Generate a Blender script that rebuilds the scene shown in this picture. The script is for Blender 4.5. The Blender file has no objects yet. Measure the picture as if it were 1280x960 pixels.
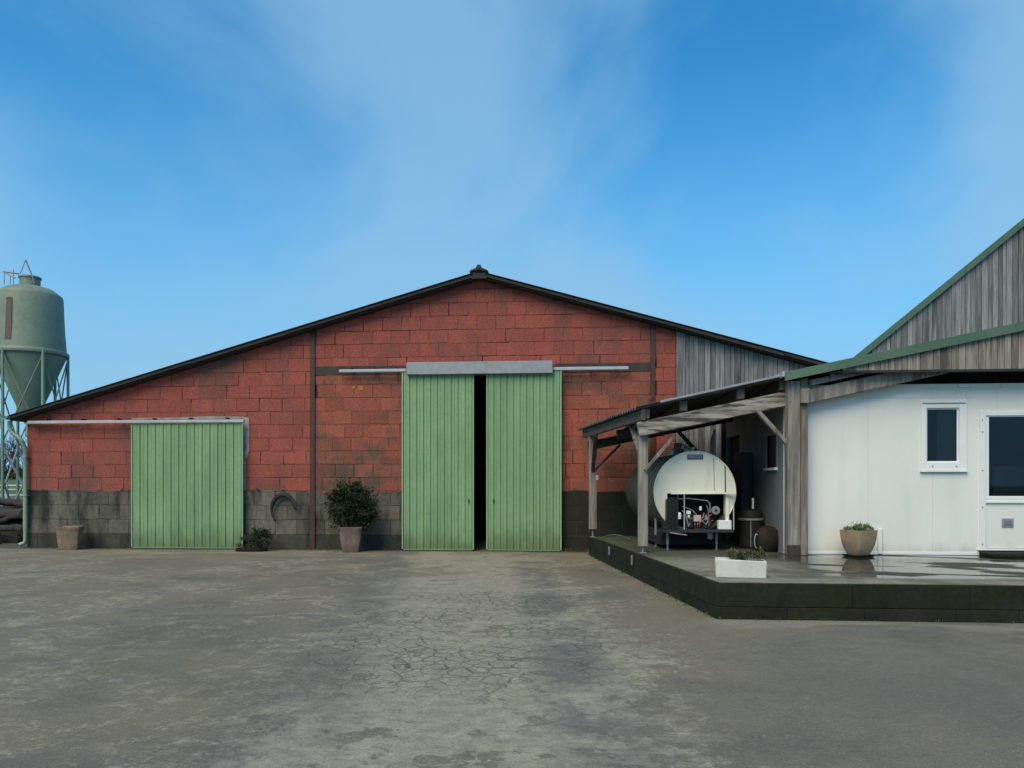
import bpy, math, random
from mathutils import Vector, Matrix
random.seed(7)
R = math.radians
scene = bpy.context.scene
col = scene.collection

# ------------------------------------------------------------------ camera
HD = R(4.5)                      # the camera looks 4.5 degrees left of the buildings' axis
CAM_Z = 1.45
cam_d = bpy.data.cameras.new('camera'); cam = bpy.data.objects.new('camera', cam_d); col.objects.link(cam)
cam.location = (0, 0, CAM_Z); cam.rotation_euler = (R(90), 0, HD)
cam_d.sensor_width = 36; cam_d.lens = 27.0; cam_d.shift_y = 127/1280
cam_d.clip_start = 0.05; cam_d.clip_end = 6000
scene.camera = cam

# ------------------------------------------------------------------ world
SUN_EL, SUN_AZ = 48, 205          # azimuth: compass-like, 0 = +Y, clockwise; 205 = behind the camera, a little left
w = bpy.data.worlds.new('World'); scene.world = w; w.use_nodes = True
nt = w.node_tree; nt.nodes.clear()
def wn(t, **k):
    n = nt.nodes.new(t)
    for a, b in k.items(): setattr(n, a, b)
    return n
sky = wn('ShaderNodeTexSky', sky_type='NISHITA', sun_disc=False)
sky.sun_elevation = R(SUN_EL); sky.sun_rotation = R(SUN_AZ); sky.air_density = 1.0; sky.dust_density = 0.6; sky.ozone_density = 2.0
tc = wn('ShaderNodeTexCoord'); sep = wn('ShaderNodeSeparateXYZ')
nt.links.new(tc.outputs['Generated'], sep.inputs[0])
addz = wn('ShaderNodeMath', operation='ADD'); nt.links.new(sep.outputs['Z'], addz.inputs[0]); addz.inputs[1].default_value = 0.55
absz = wn('ShaderNodeMath', operation='MAXIMUM'); nt.links.new(addz.outputs[0], absz.inputs[0]); absz.inputs[1].default_value = 0.3
cx = wn('ShaderNodeMath', operation='DIVIDE'); cy = wn('ShaderNodeMath', operation='DIVIDE')
nt.links.new(sep.outputs['X'], cx.inputs[0]); nt.links.new(absz.outputs[0], cx.inputs[1])
nt.links.new(sep.outputs['Y'], cy.inputs[0]); nt.links.new(absz.outputs[0], cy.inputs[1])
comb = wn('ShaderNodeCombineXYZ'); nt.links.new(cx.outputs[0], comb.inputs[0]); nt.links.new(cy.outputs[0], comb.inputs[1])
comb.inputs[2].default_value = 58.95
n1 = wn('ShaderNodeTexNoise'); n1.inputs['Scale'].default_value = 2.1; n1.inputs['Detail'].default_value = 8; n1.inputs['Roughness'].default_value = 0.52
n1.inputs['Distortion'].default_value = 0.35
nt.links.new(comb.outputs[0], n1.inputs['Vector'])
mr = wn('ShaderNodeMapRange', interpolation_type='SMOOTHSTEP'); mr.inputs['From Min'].default_value = 0.35; mr.inputs['From Max'].default_value = 0.62
mr.inputs['To Min'].default_value = 0.0; mr.inputs['To Max'].default_value = 0.70
nt.links.new(n1.outputs['Fac'], mr.inputs['Value'])
# thin veil that thickens towards the horizon, as cloud layers do
hz = wn('ShaderNodeMapRange', interpolation_type='SMOOTHSTEP'); hz.inputs['From Min'].default_value = 0.0; hz.inputs['From Max'].default_value = 0.50
hz.inputs['To Min'].default_value = 0.95; hz.inputs['To Max'].default_value = 0.0
nt.links.new(sep.outputs['Z'], hz.inputs['Value'])
inv = wn('ShaderNodeMath', operation='SUBTRACT'); inv.inputs[0].default_value = 1; nt.links.new(hz.outputs[0], inv.inputs[1])
mu = wn('ShaderNodeMath', operation='MULTIPLY'); nt.links.new(mr.outputs[0], mu.inputs[0]); nt.links.new(inv.outputs[0], mu.inputs[1])
mx = wn('ShaderNodeMath', operation='ADD', use_clamp=True); nt.links.new(mu.outputs[0], mx.inputs[0]); nt.links.new(hz.outputs[0], mx.inputs[1])
hsv = wn('ShaderNodeVectorMath', operation='MULTIPLY'); hsv.inputs[1].default_value = (.33, 1.36, 1.78)
nt.links.new(sky.outputs[0], hsv.inputs[0])
mix = wn('ShaderNodeMix', data_type='RGBA'); nt.links.new(mx.outputs[0], mix.inputs['Factor'])
nt.links.new(hsv.outputs[0], mix.inputs[6]); mix.inputs[7].default_value = (2.7, 5.1, 7.3, 1)
bg = wn('ShaderNodeBackground'); bg.inputs['Strength'].default_value = 0.09
nt.links.new(mix.outputs[2], bg.inputs['Color'])
wo = wn('ShaderNodeOutputWorld'); nt.links.new(bg.outputs[0], wo.inputs['Surface'])

sun_d = bpy.data.lights.new('sun', 'SUN'); sun_d.energy = 2.7; sun_d.angle = R(45); sun_d.color = (1.0, 0.80, 0.52)
sun = bpy.data.objects.new('sun', sun_d); col.objects.link(sun)
az = R(SUN_AZ); sd = Vector((math.sin(az)*math.cos(R(SUN_EL)), math.cos(az)*math.cos(R(SUN_EL)), math.sin(R(SUN_EL))))
sun.rotation_euler = sd.to_track_quat('Z', 'Y').to_euler(); sun.location = sd*60
scene.view_settings.view_transform = 'Standard'; scene.view_settings.look = 'None'
scene.view_settings.gamma = 1; scene.view_settings.exposure = 0.25; scene.view_settings.use_curve_mapping = False
scene.render.engine = 'CYCLES'; scene.render.resolution_x = 1024; scene.render.resolution_y = 768

def at(px, py, Y):
    """metres of the point measured at px, py on the plane Y (world)"""
    u = (px-640)/960; t = Y/(math.cos(HD)+u*math.sin(HD))
    return Vector((t*(u*math.cos(HD)-math.sin(HD)), Y, CAM_Z+(607-py)*t/960))
def ax(px, Y): return at(px, 607, Y).x
def az_(px, py, Y): return at(px, py, Y).z

# ------------------------------------------------------------------ materials
M = {}
def pmat(name, c1, c2, scale=3, rough=0.8, bump=0.0, stretch=(1,1,1), rnd=0.08, metal=0.0, bscale=None, c3=None, s3=None, lo=0.35, hi=0.65,
         c3lo=0.5, c3hi=0.7, detail=6, rshift=0.0, st3=(1,1,1), spec=0.5, fine=0.0, foot=None):
    m = bpy.data.materials.new(name); m.use_nodes = True; t = m.node_tree; t.nodes.clear()
    def n(ty, **k):
        q = t.nodes.new(ty)
        for a, b in k.items(): setattr(q, a, b)
        return q
    L = t.links.new
    out = n('ShaderNodeOutputMaterial'); p = n('ShaderNodeBsdfPrincipled'); L(p.outputs[0], out.inputs[0])
    g = n('ShaderNodeNewGeometry'); oi = n('ShaderNodeObjectInfo')
    def vec(st):
        mp = n('ShaderNodeVectorMath', operation='MULTIPLY'); L(g.outputs['Position'], mp.inputs[0]); mp.inputs[1].default_value = st
        if rshift == 0: return mp.outputs[0]
        sc = n('ShaderNodeMath', operation='MULTIPLY'); L(oi.outputs['Random'], sc.inputs[0]); sc.inputs[1].default_value = rshift
        ad = n('ShaderNodeVectorMath', operation='ADD'); L(mp.outputs[0], ad.inputs[0]); L(sc.outputs[0], ad.inputs[1]); return ad.outputs[0]
    def noise(v, s, d=detail):
        q = n('ShaderNodeTexNoise'); q.inputs['Scale'].default_value = s; q.inputs['Detail'].default_value = d; q.inputs['Roughness'].default_value = 0.6
        L(v, q.inputs['Vector']); return q.outputs['Fac']
    def rng(v, a, b):
        q = n('ShaderNodeMapRange'); q.inputs['From Min'].default_value = a; q.inputs['From Max'].default_value = b; L(v, q.inputs['Value']); return q.outputs[0]
    v1 = vec(stretch); f1 = noise(v1, scale)
    mx_ = n('ShaderNodeMix', data_type='RGBA'); L(rng(f1, lo, hi), mx_.inputs['Factor']); mx_.inputs[6].default_value = (*c1, 1); mx_.inputs[7].default_value = (*c2, 1)
    c = mx_.outputs[2]
    if c3:
        f3 = noise(vec(st3), s3 or scale*0.4)
        m3 = n('ShaderNodeMix', data_type='RGBA'); L(rng(f3, c3lo, c3hi), m3.inputs['Factor']); L(c, m3.inputs[6]); m3.inputs[7].default_value = (*c3, 1); c = m3.outputs[2]
    if fine:
        ff = noise(v1, scale*9, 3); vv = n('ShaderNodeMapRange'); L(ff, vv.inputs['Value']); vv.inputs['From Min'].default_value = .25; vv.inputs['From Max'].default_value = .75
        vv.inputs['To Min'].default_value = 1-fine; vv.inputs['To Max'].default_value = 1+fine
        mm = n('ShaderNodeVectorMath', operation='SCALE'); L(c, mm.inputs[0]); L(vv.outputs[0], mm.inputs['Scale']); c = mm.outputs[0]
    if foot:      # splashed dirt and algae near the foot: colour, base height, reach, strength
        sz = n('ShaderNodeSeparateXYZ'); L(g.outputs['Position'], sz.inputs[0]); fn = noise(vec((3,3,1.2)), 1.6, 6)
        hh_ = n('ShaderNodeMath', operation='MULTIPLY_ADD'); L(fn, hh_.inputs[0]); hh_.inputs[1].default_value = -2.2*foot[2]; L(sz.outputs['Z'], hh_.inputs[2])
        fm = n('ShaderNodeMapRange', interpolation_type='SMOOTHSTEP'); L(hh_.outputs[0], fm.inputs['Value']); fm.inputs['From Min'].default_value = foot[1]-1.1*foot[2]; fm.inputs['From Max'].default_value = foot[1]+.1*foot[2]; fm.inputs['To Min'].default_value = foot[3]; fm.inputs['To Max'].default_value = 0
        mf = n('ShaderNodeMix', data_type='RGBA'); L(fm.outputs[0], mf.inputs['Factor']); L(c, mf.inputs[6]); mf.inputs[7].default_value = (*foot[0], 1); c = mf.outputs[2]
    if rnd:
        vv = n('ShaderNodeMapRange'); L(oi.outputs['Random'], vv.inputs['Value']); vv.inputs['To Min'].default_value = 1-rnd; vv.inputs['To Max'].default_value = 1+rnd
        mm = n('ShaderNodeVectorMath', operation='SCALE'); L(c, mm.inputs[0]); L(vv.outputs[0], mm.inputs['Scale']); c = mm.outputs[0]
    L(c, p.inputs['Base Color'])
    rr = n('ShaderNodeMapRange'); L(f1, rr.inputs['Value']); rr.inputs['To Min'].default_value = max(0.02, rough-0.12); rr.inputs['To Max'].default_value = min(1, rough+0.12)
    L(rr.outputs[0], p.inputs['Roughness']); p.inputs['Metallic'].default_value = metal
    p.inputs['Specular IOR Level'].default_value = spec
    if bump:
        fb = noise(v1, bscale or scale*6, 4); b = n('ShaderNodeBump'); b.inputs['Strength'].default_value = 1.0; b.inputs['Distance'].default_value = bump
        L(fb, b.inputs['Height']); L(b.outputs[0], p.inputs['Normal'])
    M[name] = m; return m

pmat('red_block', (.245,.059,.043), (.31,.075,.053), 2.6, .85, .008, rnd=.10, bscale=28, c3=(.14,.062,.05), s3=.8, c3lo=.48, c3hi=.70, st3=(1.8,1,.7), fine=.3)
pmat('red_worn', (.235,.068,.046), (.315,.080,.052), 2.6, .88, .007, rnd=.16, bscale=30, c3=(.105,.064,.045), s3=.9, c3lo=.46, c3hi=.60, fine=.3)
pmat('red_mortar', (.26,.064,.045), (.15,.04,.03), 1.9, .9, .004, rnd=0, bscale=30, lo=.44, hi=.56, c3=(.03,.016,.014), s3=1.3, c3lo=.50, c3hi=.56)
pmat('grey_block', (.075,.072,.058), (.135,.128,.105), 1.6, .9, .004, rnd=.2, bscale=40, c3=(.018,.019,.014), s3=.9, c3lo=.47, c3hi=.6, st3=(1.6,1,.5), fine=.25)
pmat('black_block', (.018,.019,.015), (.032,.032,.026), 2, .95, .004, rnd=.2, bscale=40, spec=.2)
pmat('grey_mortar', (.05,.05,.042), (.03,.03,.024), 2, .95, .003, rnd=0)
pmat('plaster', (.34,.33,.31), (.22,.215,.20), 6, .9, .003, rnd=0)
pmat('green_sheet', (.185,.315,.155), (.21,.345,.175), 1.4, .45, 0, rnd=.05, c3=(.145,.25,.125), s3=.9, c3lo=.5, c3hi=.75, st3=(3,1,.5), fine=.08, foot=((.10,.13,.06), .02, .5, .65))
pmat('green_edge', (.30,.44,.29), (.24,.38,.23), 3, .5, 0, rnd=0)
pmat('dark_green', (.05,.09,.05), (.07,.11,.06), 5, .6, 0, rnd=0)
pmat('galv', (.31,.335,.36), (.25,.27,.29), 6, .5, 0, rnd=.05, metal=.25)
pmat('galv_light', (.47,.49,.51), (.36,.38,.40), 6, .45, 0, rnd=.05, metal=.2)
pmat('brown_steel', (.045,.017,.013), (.065,.026,.02), 4, .6, .001, rnd=.05)
pmat('black_lintel', (.028,.025,.024), (.06,.05,.046), 5, .85, .003, rnd=.05)
pmat('fascia_dark', (.016,.017,.017), (.035,.035,.033), 5, .8, .002, rnd=.05)
pmat('fibre_cement', (.10,.10,.095), (.065,.065,.06), 2.5, .9, .002, rnd=.1, c3=(.05,.055,.04), s3=1.2)
WST = (14,14,.7)
pmat('plank', (.285,.29,.305), (.125,.13,.14), 2.6, .9, .004, stretch=(26,26,.8), rnd=.32, rshift=40, bscale=9, c3=(.075,.074,.076), s3=1.4, c3lo=.50, c3hi=.70, st3=(4,4,.4), fine=.3)
pmat('plank_front', (.32,.295,.26), (.13,.118,.105), 2.6, .9, .003, stretch=WST, rnd=.35, rshift=40, bscale=9, c3=(.06,.05,.04), s3=1.4, c3lo=.5, c3hi=.72, st3=(2,2,.35))
pmat('post_wood', (.30,.28,.25), (.15,.135,.12), 2.0, .85, .004, stretch=(11,11,.6), rnd=.12, rshift=40, bscale=8, c3=(.075,.06,.045), s3=2.2, c3lo=.5, c3hi=.7, st3=(2,2,.3))
pmat('beam_wood', (.34,.32,.275), (.15,.14,.12), 1.9, .85, .005, stretch=(.9,9,9), rnd=.12, rshift=40, bscale=7, c3=(.05,.045,.038), s3=2.4, c3lo=.48, c3hi=.58, st3=(.7,6,6))
pmat('shaded_wood', (.115,.105,.09), (.07,.064,.053), 2, .9, .004, stretch=(9,.7,9), rnd=.15, rshift=40)  # weathered timber, darkened to paint in the shade under the shed roof
pmat('dark_wood', (.05,.042,.035), (.03,.026,.022), 2, .9, .004, stretch=(9,9,.9), rnd=.15, rshift=40)
pmat('white_panel', (.76,.77,.73), (.71,.72,.68), .9, .55, .0006, rnd=.02, bscale=50, c3=(.64,.655,.61), s3=.7, c3lo=.50, c3hi=.85, st3=(3,1,.35), foot=((.40,.41,.32), .40, .16, .5))
pmat('white_pvc', (.78,.80,.80), (.74,.76,.76), 3, .35, 0, rnd=.02)
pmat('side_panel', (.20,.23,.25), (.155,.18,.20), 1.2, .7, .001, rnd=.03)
pmat('green_metal', (.060,.118,.078), (.078,.140,.094), 2, .5, 0, rnd=.04, c3=(.10,.16,.11), s3=.8)
pmat('mossy_concrete', (.010,.011,.008), (.022,.022,.017), 1.6, .95, .006, rnd=.25, bscale=30, c3=(.012,.018,.006), s3=1.3, c3lo=.48, c3hi=.62, fine=.3, spec=.25)
pmat('tank_white', (.84,.80,.66), (.79,.75,.61), 1.5, .5, 0, rnd=0, c3=(.66,.62,.50), s3=1.6, c3lo=.55, c3hi=.8, st3=(3,1,.8))
pmat('tank_shell', (.065,.08,.062), (.045,.056,.045), 2, .6, 0, rnd=0)
pmat('black_void', (.010,.010,.011), (.016,.016,.016), 4, .8, 0, rnd=0)
pmat('machine_dark', (.012,.013,.016), (.026,.028,.032), 8, .5, .001, rnd=.2)
pmat('machine_grey', (.22,.23,.23), (.32,.33,.33), 8, .45, 0, rnd=.2, metal=.3)
pmat('copper', (.45,.24,.16), (.35,.18,.12), 8, .4, 0, rnd=.1, metal=.5)
pmat('pink_box', (.60,.42,.36), (.55,.38,.33), 8, .5, 0, rnd=.1)
pmat('nameplate', (.055,.095,.15), (.075,.12,.18), 8, .5, 0, rnd=0)
pmat('lettering', (.36,.44,.50), (.33,.41,.47), 8, .5, 0, rnd=0)
pmat('terracotta', (.38,.25,.18), (.27,.18,.135), 5, .85, .003, rnd=.05, c3=(.17,.145,.10), s3=3, c3lo=.45, c3hi=.65)
pmat('pot_stone', (.36,.265,.165), (.27,.195,.125), 5, .8, .002, rnd=0, c3=(.20,.155,.115), s3=3, c3lo=.5, c3hi=.7)
pmat('pot_pink', (.25,.175,.15), (.19,.135,.115), 6, .85, .002, rnd=0, c3=(.14,.11,.10), s3=4)
pmat('white_concrete', (.62,.63,.60), (.52,.53,.50), 5, .85, .004, rnd=0, bscale=25, c3=(.40,.41,.37), s3=3.5, c3lo=.55, c3hi=.8)
pmat('soil', (.03,.024,.017), (.05,.04,.03), 20, .95, .01, rnd=0)
pmat('leaf_dark', (.011,.020,.010), (.045,.066,.028), 12, .8, 0, rnd=0, spec=.2)
pmat('leaf_green', (.05,.12,.032), (.10,.18,.055), 14, .55, 0, rnd=0)
pmat('leaf_dry', (.14,.13,.06), (.06,.07,.03), 12, .7, 0, rnd=0, c3=(.04,.035,.022), s3=9)
pmat('leaf_weed', (.04,.06,.022), (.07,.085,.035), 9, .8, 0, rnd=0)
pmat('bark', (.05,.044,.040), (.022,.020,.019), 6, .95, .01, rnd=.3, rshift=30, stretch=(3,3,3))
pmat('bare_branch', (.10,.095,.09), (.07,.066,.06), 2, .95, 0, rnd=.15)
pmat('log_end', (.20,.15,.10), (.14,.10,.07), 14, .9, .004, rnd=.2)
pmat('silo_green', (.205,.265,.205), (.165,.225,.175), 1.1, .6, 0, rnd=0, c3=(.16,.17,.17), s3=1.3, c3lo=.46, c3hi=.66, st3=(1,1,.6), fine=.12)
pmat('silo_cone', (.18,.27,.21), (.15,.24,.18), 1.4, .55, 0, rnd=0)
pmat('silo_stain', (.10,.07,.06), (.13,.09,.075), 3, .7, 0, rnd=0)
pmat('pvc_green', (.24,.36,.25), (.21,.32,.22), 3, .4, 0, rnd=0)
pmat('rubber', (.010,.0095,.009), (.02,.019,.017), 8, .75, .002, rnd=.1)
pmat('hose_green', (.05,.14,.06), (.04,.11,.05), 8, .5, 0, rnd=0)
pmat('rusty_brown', (.030,.024,.019), (.016,.014,.012), 6, .9, .003, rnd=.1, spec=.15)
pmat('yellow_lichen', (.42,.23,.05), (.34,.17,.05), 12, .9, .003, rnd=.1)
pmat('interior_wall', (.20,.20,.19), (.16,.16,.155), 2, .9, 0, rnd=0)
pmat('blind_reflection_grey', (.50,.55,.55), (.45,.50,.50), 2, .5, 0, rnd=0)  # window blind, and the box that imitates a reflection in the door glass
pmat('field', (.055,.10,.03), (.08,.12,.04), .6, .95, .05, rnd=0, bscale=6, c3=(.10,.11,.05), s3=.12)
pmat('hedge', (.035,.036,.024), (.05,.05,.034), 2, .95, 0, rnd=.15)

def raw(name):
    m = bpy.data.materials.new(name); m.use_nodes = True; t = m.node_tree; t.nodes.clear(); M[name] = m
    def n(ty, **k):
        q = t.nodes.new(ty)
        for a, b in k.items(): setattr(q, a, b)
        return q
    return m, n, t.links.new
# window glass: dark clear pane with a mirror share by angle
m, n, L = raw('glass')
out = n('ShaderNodeOutputMaterial'); ms = n('ShaderNodeMixShader'); fr = n('ShaderNodeFresnel'); fr.inputs['IOR'].default_value = 1.5
tr = n('ShaderNodeBsdfTransparent'); tr.inputs[0].default_value = (.42,.50,.53,1); gl = n('ShaderNodeBsdfGlossy'); gl.inputs['Roughness'].default_value = .02
L(fr.outputs[0], ms.inputs[0]); L(tr.outputs[0], ms.inputs[1]); L(gl.outputs[0], ms.inputs[2]); L(ms.outputs[0], out.inputs[0])

class G:     # small graph helper for the two ground materials
    def __init__(s, name): s.m, s.n, s.L = raw(name); s.pos = s.n('ShaderNodeNewGeometry').outputs['Position']
    def sc(s, st, off=(0,0,0)):
        a = s.n('ShaderNodeVectorMath', operation='MULTIPLY_ADD'); s.L(s.pos, a.inputs[0]); a.inputs[1].default_value = st; a.inputs[2].default_value = off; return a.outputs[0]
    def noise(s, v, scale, detail=6, rough=.6, dist=0):
        q = s.n('ShaderNodeTexNoise'); s.L(v, q.inputs['Vector']); q.inputs['Scale'].default_value = scale; q.inputs['Detail'].default_value = detail
        q.inputs['Roughness'].default_value = rough; q.inputs['Distortion'].default_value = dist; return q.outputs['Fac']
    def rng(s, v, a, b, c=0, d=1, smooth=True):
        q = s.n('ShaderNodeMapRange', interpolation_type='SMOOTHSTEP' if smooth else 'LINEAR'); s.L(v, q.inputs['Value'])
        for k, x in zip(('From Min','From Max','To Min','To Max'), (a,b,c,d)): q.inputs[k].default_value = x
        return q.outputs[0]
    def op(s, o, a, b=0.0, clamp=False):
        q = s.n('ShaderNodeMath', operation=o, use_clamp=clamp)
        for i, x in enumerate((a, b)):
            if isinstance(x, (int, float)): q.inputs[i].default_value = x
            else: s.L(x, q.inputs[i])
        return q.outputs[0]
    def mix(s, f, a, b):
        q = s.n('ShaderNodeMix', data_type='RGBA')
        if isinstance(f, (int, float)): q.inputs[0].default_value = f
        else: s.L(f, q.inputs[0])
        for i, x in ((6, a), (7, b)):
            if isinstance(x, tuple): q.inputs[i].default_value = (*x, 1)
            else: s.L(x, q.inputs[i])
        return q.outputs[2]
    def scale(s, c, f):
        q = s.n('ShaderNodeVectorMath', operation='SCALE'); s.L(c, q.inputs[0]); s.L(f, q.inputs['Scale']); return q.outputs[0]
    def warp(s, amount, scale):
        q = s.n('ShaderNodeTexNoise'); s.L(s.pos, q.inputs['Vector']); q.inputs['Scale'].default_value = scale; q.inputs['Detail'].default_value = 3
        a = s.n('ShaderNodeVectorMath', operation='MULTIPLY_ADD'); s.L(q.outputs['Color'], a.inputs[0]); a.inputs[1].default_value = (amount,)*3; s.L(s.pos, a.inputs[2]); return a.outputs[0]
    def edge(s, v, scale):
        q = s.n('ShaderNodeTexVoronoi', feature='DISTANCE_TO_EDGE'); s.L(v, q.inputs['Vector']); q.inputs['Scale'].default_value = scale; return q.outputs['Distance']
    def done(s, colr, rough, height=None, dist=.01, spec=.5):
        p = s.n('ShaderNodeBsdfPrincipled'); o = s.n('ShaderNodeOutputMaterial'); s.L(p.outputs[0], o.inputs[0]); s.L(colr, p.inputs['Base Color'])
        p.inputs['Specular IOR Level'].default_value = spec
        if isinstance(rough, (int, float)): p.inputs['Roughness'].default_value = rough
        else: s.L(rough, p.inputs['Roughness'])
        if height is not None:
            b = s.n('ShaderNodeBump'); b.inputs['Distance'].default_value = dist; b.inputs['Strength'].default_value = 1; s.L(height, b.inputs['Height']); s.L(b.outputs[0], p.inputs['Normal'])

# worn concrete and asphalt of the yard
g = G('yard'); sx = g.n('ShaderNodeSeparateXYZ'); g.L(g.pos, sx.inputs[0]); X, Y = sx.outputs['X'], sx.outputs['Y']
big = g.noise(g.sc((1,1,1),(3,1,0)), .28, 4, .55, .4); mid = g.noise(g.sc((1,.8,1)), 1.1, 8, .68, .5); small = g.noise(g.sc((1,1,1)), 6.5, 8, .7); grit = g.noise(g.sc((1,1,1)), 90, 3, .6)
line = g.op('ADD', g.op('MULTIPLY', Y, -.13), -.02)                       # the worn track from the doors
dx = g.op('ABSOLUTE', g.op('SUBTRACT', X, line))
track = g.rng(dx, .5, 2.0, 1, 0)
left = g.rng(X, -1.0, -3.5, 0, 1); right = g.rng(X, .9, 1.9, 0, 1)
wear = g.op('ADD', g.op('ADD', g.op('MULTIPLY', track, .16), g.op('MULTIPLY', left, .018)), g.op('MULTIPLY', right, -.17))
fin = g.noise(g.sc((1,1.15,1),(6,2,0)), 22, 6, .7)
v = g.op('ADD', g.op('ADD', g.op('MULTIPLY', mid, .40), g.op('MULTIPLY', big, .25)), g.op('ADD', g.op('ADD', g.op('MULTIPLY', small, .28), g.op('MULTIPLY', fin, .19)), wear))
light0 = g.rng(v, .565, .66)
wv = g.warp(.16, 4.0)
vc = g.n('ShaderNodeTexVoronoi', feature='F1'); g.L(wv, vc.inputs['Vector']); vc.inputs['Scale'].default_value = 5.8
vs_ = g.n('ShaderNodeSeparateColor'); g.L(vc.outputs['Color'], vs_.inputs[0])
cellr = vs_.outputs[0]
flake = g.rng(g.op('ADD', v, g.op('MULTIPLY', g.op('SUBTRACT', cellr, .5), .22)), .575, .615)
trk = g.rng(dx, .6, 1.9, 1, 0)
light = g.op('ADD', g.op('MULTIPLY', light0, g.op('SUBTRACT', 1.0, g.op('MULTIPLY', trk, .75))), g.op('MULTIPLY', flake, g.op('MULTIPLY', trk, .75)), True)
crk = g.edge(wv, 5.8); crk2 = g.edge(wv, 11.0)
cz = g.op('MULTIPLY', g.rng(g.noise(g.sc((1,1,1),(9,4,0)), .7, 3), .40, .54), g.op('MULTIPLY', g.rng(dx, .8, 2.0, 1, .06), g.op('MULTIPLY', g.rng(Y, 4.6, 6.2), g.rng(Y, 11.5, 9.5))))
cr = g.op('MAXIMUM', g.op('MULTIPLY', g.rng(crk, .02, .075, 1, 0), cz), g.op('MULTIPLY', g.rng(crk2, .02, .09, .7, 0), g.op('MULTIPLY', cz, g.rng(small, .42, .58))))
base = g.mix(g.rng(big, .38, .62), (.158,.144,.110), (.180,.158,.114))
base = g.mix(g.rng(g.noise(g.sc((1,1,1),(5,5,5)), .8, 5), .52, .68, 0, .75), base, (.128,.117,.090))
base = g.mix(right, base, (.150,.139,.110))
lite = g.mix(g.rng(small, .35, .65), (.262,.241,.185), (.335,.308,.24))
var = g.noise(g.sc((.8,1.1,1),(11,6,2)), .75, 7, .62, .6)
base = g.mix(g.rng(var, .45, .66, 0, .8), base, (.185,.158,.108)); base = g.mix(g.rng(var, .50, .33, 0, .65), base, (.108,.106,.094))
c = g.mix(g.op('MULTIPLY', light, g.rng(dx, .8, 2.4, .85, .62)), base, lite)
apron = g.op('MULTIPLY', g.rng(Y, 13.8, 16.0), g.rng(g.noise(g.sc((.35,2.2,1)), 1.4, 6, .65), .45, .6))
c = g.mix(g.op('MULTIPLY', apron, .7), c, (.26,.24,.19))
sand = g.op('MULTIPLY', g.op('MULTIPLY', g.rng(Y, 7.7, 8.3), g.rng(Y, 8.6, 8.5)), g.op('MULTIPLY', g.rng(X, 1.2, 1.7), g.rng(g.noise(g.sc((.5,1.5,1),(7,1,1)), 1.6, 5), .38, .6))); c = g.mix(g.op('MULTIPLY', sand, .75), c, (.255,.24,.19))
rut = g.op('MULTIPLY', g.rng(g.op('ABSOLUTE', g.op('SUBTRACT', X, g.op('ADD', g.op('MULTIPLY', Y, -.10), .62))), .12, .5, 1, 0), g.rng(mid, .62, .42)); c = g.mix(g.op('MULTIPLY', rut, .75), c, (.125,.123,.115))
rut2 = g.op('MULTIPLY', g.rng(g.op('ABSOLUTE', g.op('SUBTRACT', X, g.op('ADD', g.op('MULTIPLY', Y, -.16), -1.05))), .15, .6, 1, 0), g.rng(mid, .66, .44)); c = g.mix(g.op('MULTIPLY', rut2, .7), c, (.120,.118,.108))
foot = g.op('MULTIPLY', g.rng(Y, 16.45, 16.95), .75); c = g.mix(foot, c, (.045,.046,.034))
flk = g.op('MULTIPLY', g.rng(g.noise(g.sc((1,1.2,1),(3,3,3)), 13, 5, .7), .60, .68), g.rng(mid, .40, .58)); flk = g.op('MULTIPLY', flk, g.rng(X, 1.6, .2, .15, .8)); c = g.mix(flk, c, (.30,.29,.25))
c = g.mix(g.op('MULTIPLY', cr, .62), c, (.085,.079,.066))
moss = g.op('MULTIPLY', g.rng(g.noise(g.sc((1,1,1),(2,7,1)), .5, 5), .56, .7), .4); c = g.mix(moss, c, (.10,.105,.062))
wet = g.op('MULTIPLY', g.rng(X, 1.0, 2.6), g.rng(g.op('ADD', g.noise(g.sc((1,1,1),(1,8,1)), .5, 4), g.rng(Y, 7.4, 8.4, 0, -.4)), .40, .58))
c = g.mix(g.op('MULTIPLY', wet, .6), c, (.110,.105,.089))
c = g.scale(c, g.rng(grit, .28, .72, .72, 1.28, False))
spk = g.noise(g.sc((1,1,1),(1,2,3)), 42, 4, .65); c = g.mix(g.rng(spk, .60, .66, 0, .55), c, (.30,.28,.22)); c = g.mix(g.rng(spk, .40, .34, 0, .5), c, (.07,.066,.055))
c = g.scale(c, g.rng(small, .25, .75, .86, 1.12, False)); c = g.scale(c, g.rng(fin, .3, .7, .84, 1.16, False))
rough = g.op('SUBTRACT', g.rng(small, .2, .8, .70, .95), g.op('MULTIPLY', wet, .34))
hgt = g.op('ADD', g.op('ADD', g.op('MULTIPLY', light, .35), g.op('ADD', g.op('MULTIPLY', small, .5), g.op('MULTIPLY', fin, .4))), g.op('ADD', g.op('MULTIPLY', cr, -.9), g.op('MULTIPLY', grit, .45)))
g.done(c, rough, hgt, .009, .35)

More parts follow.
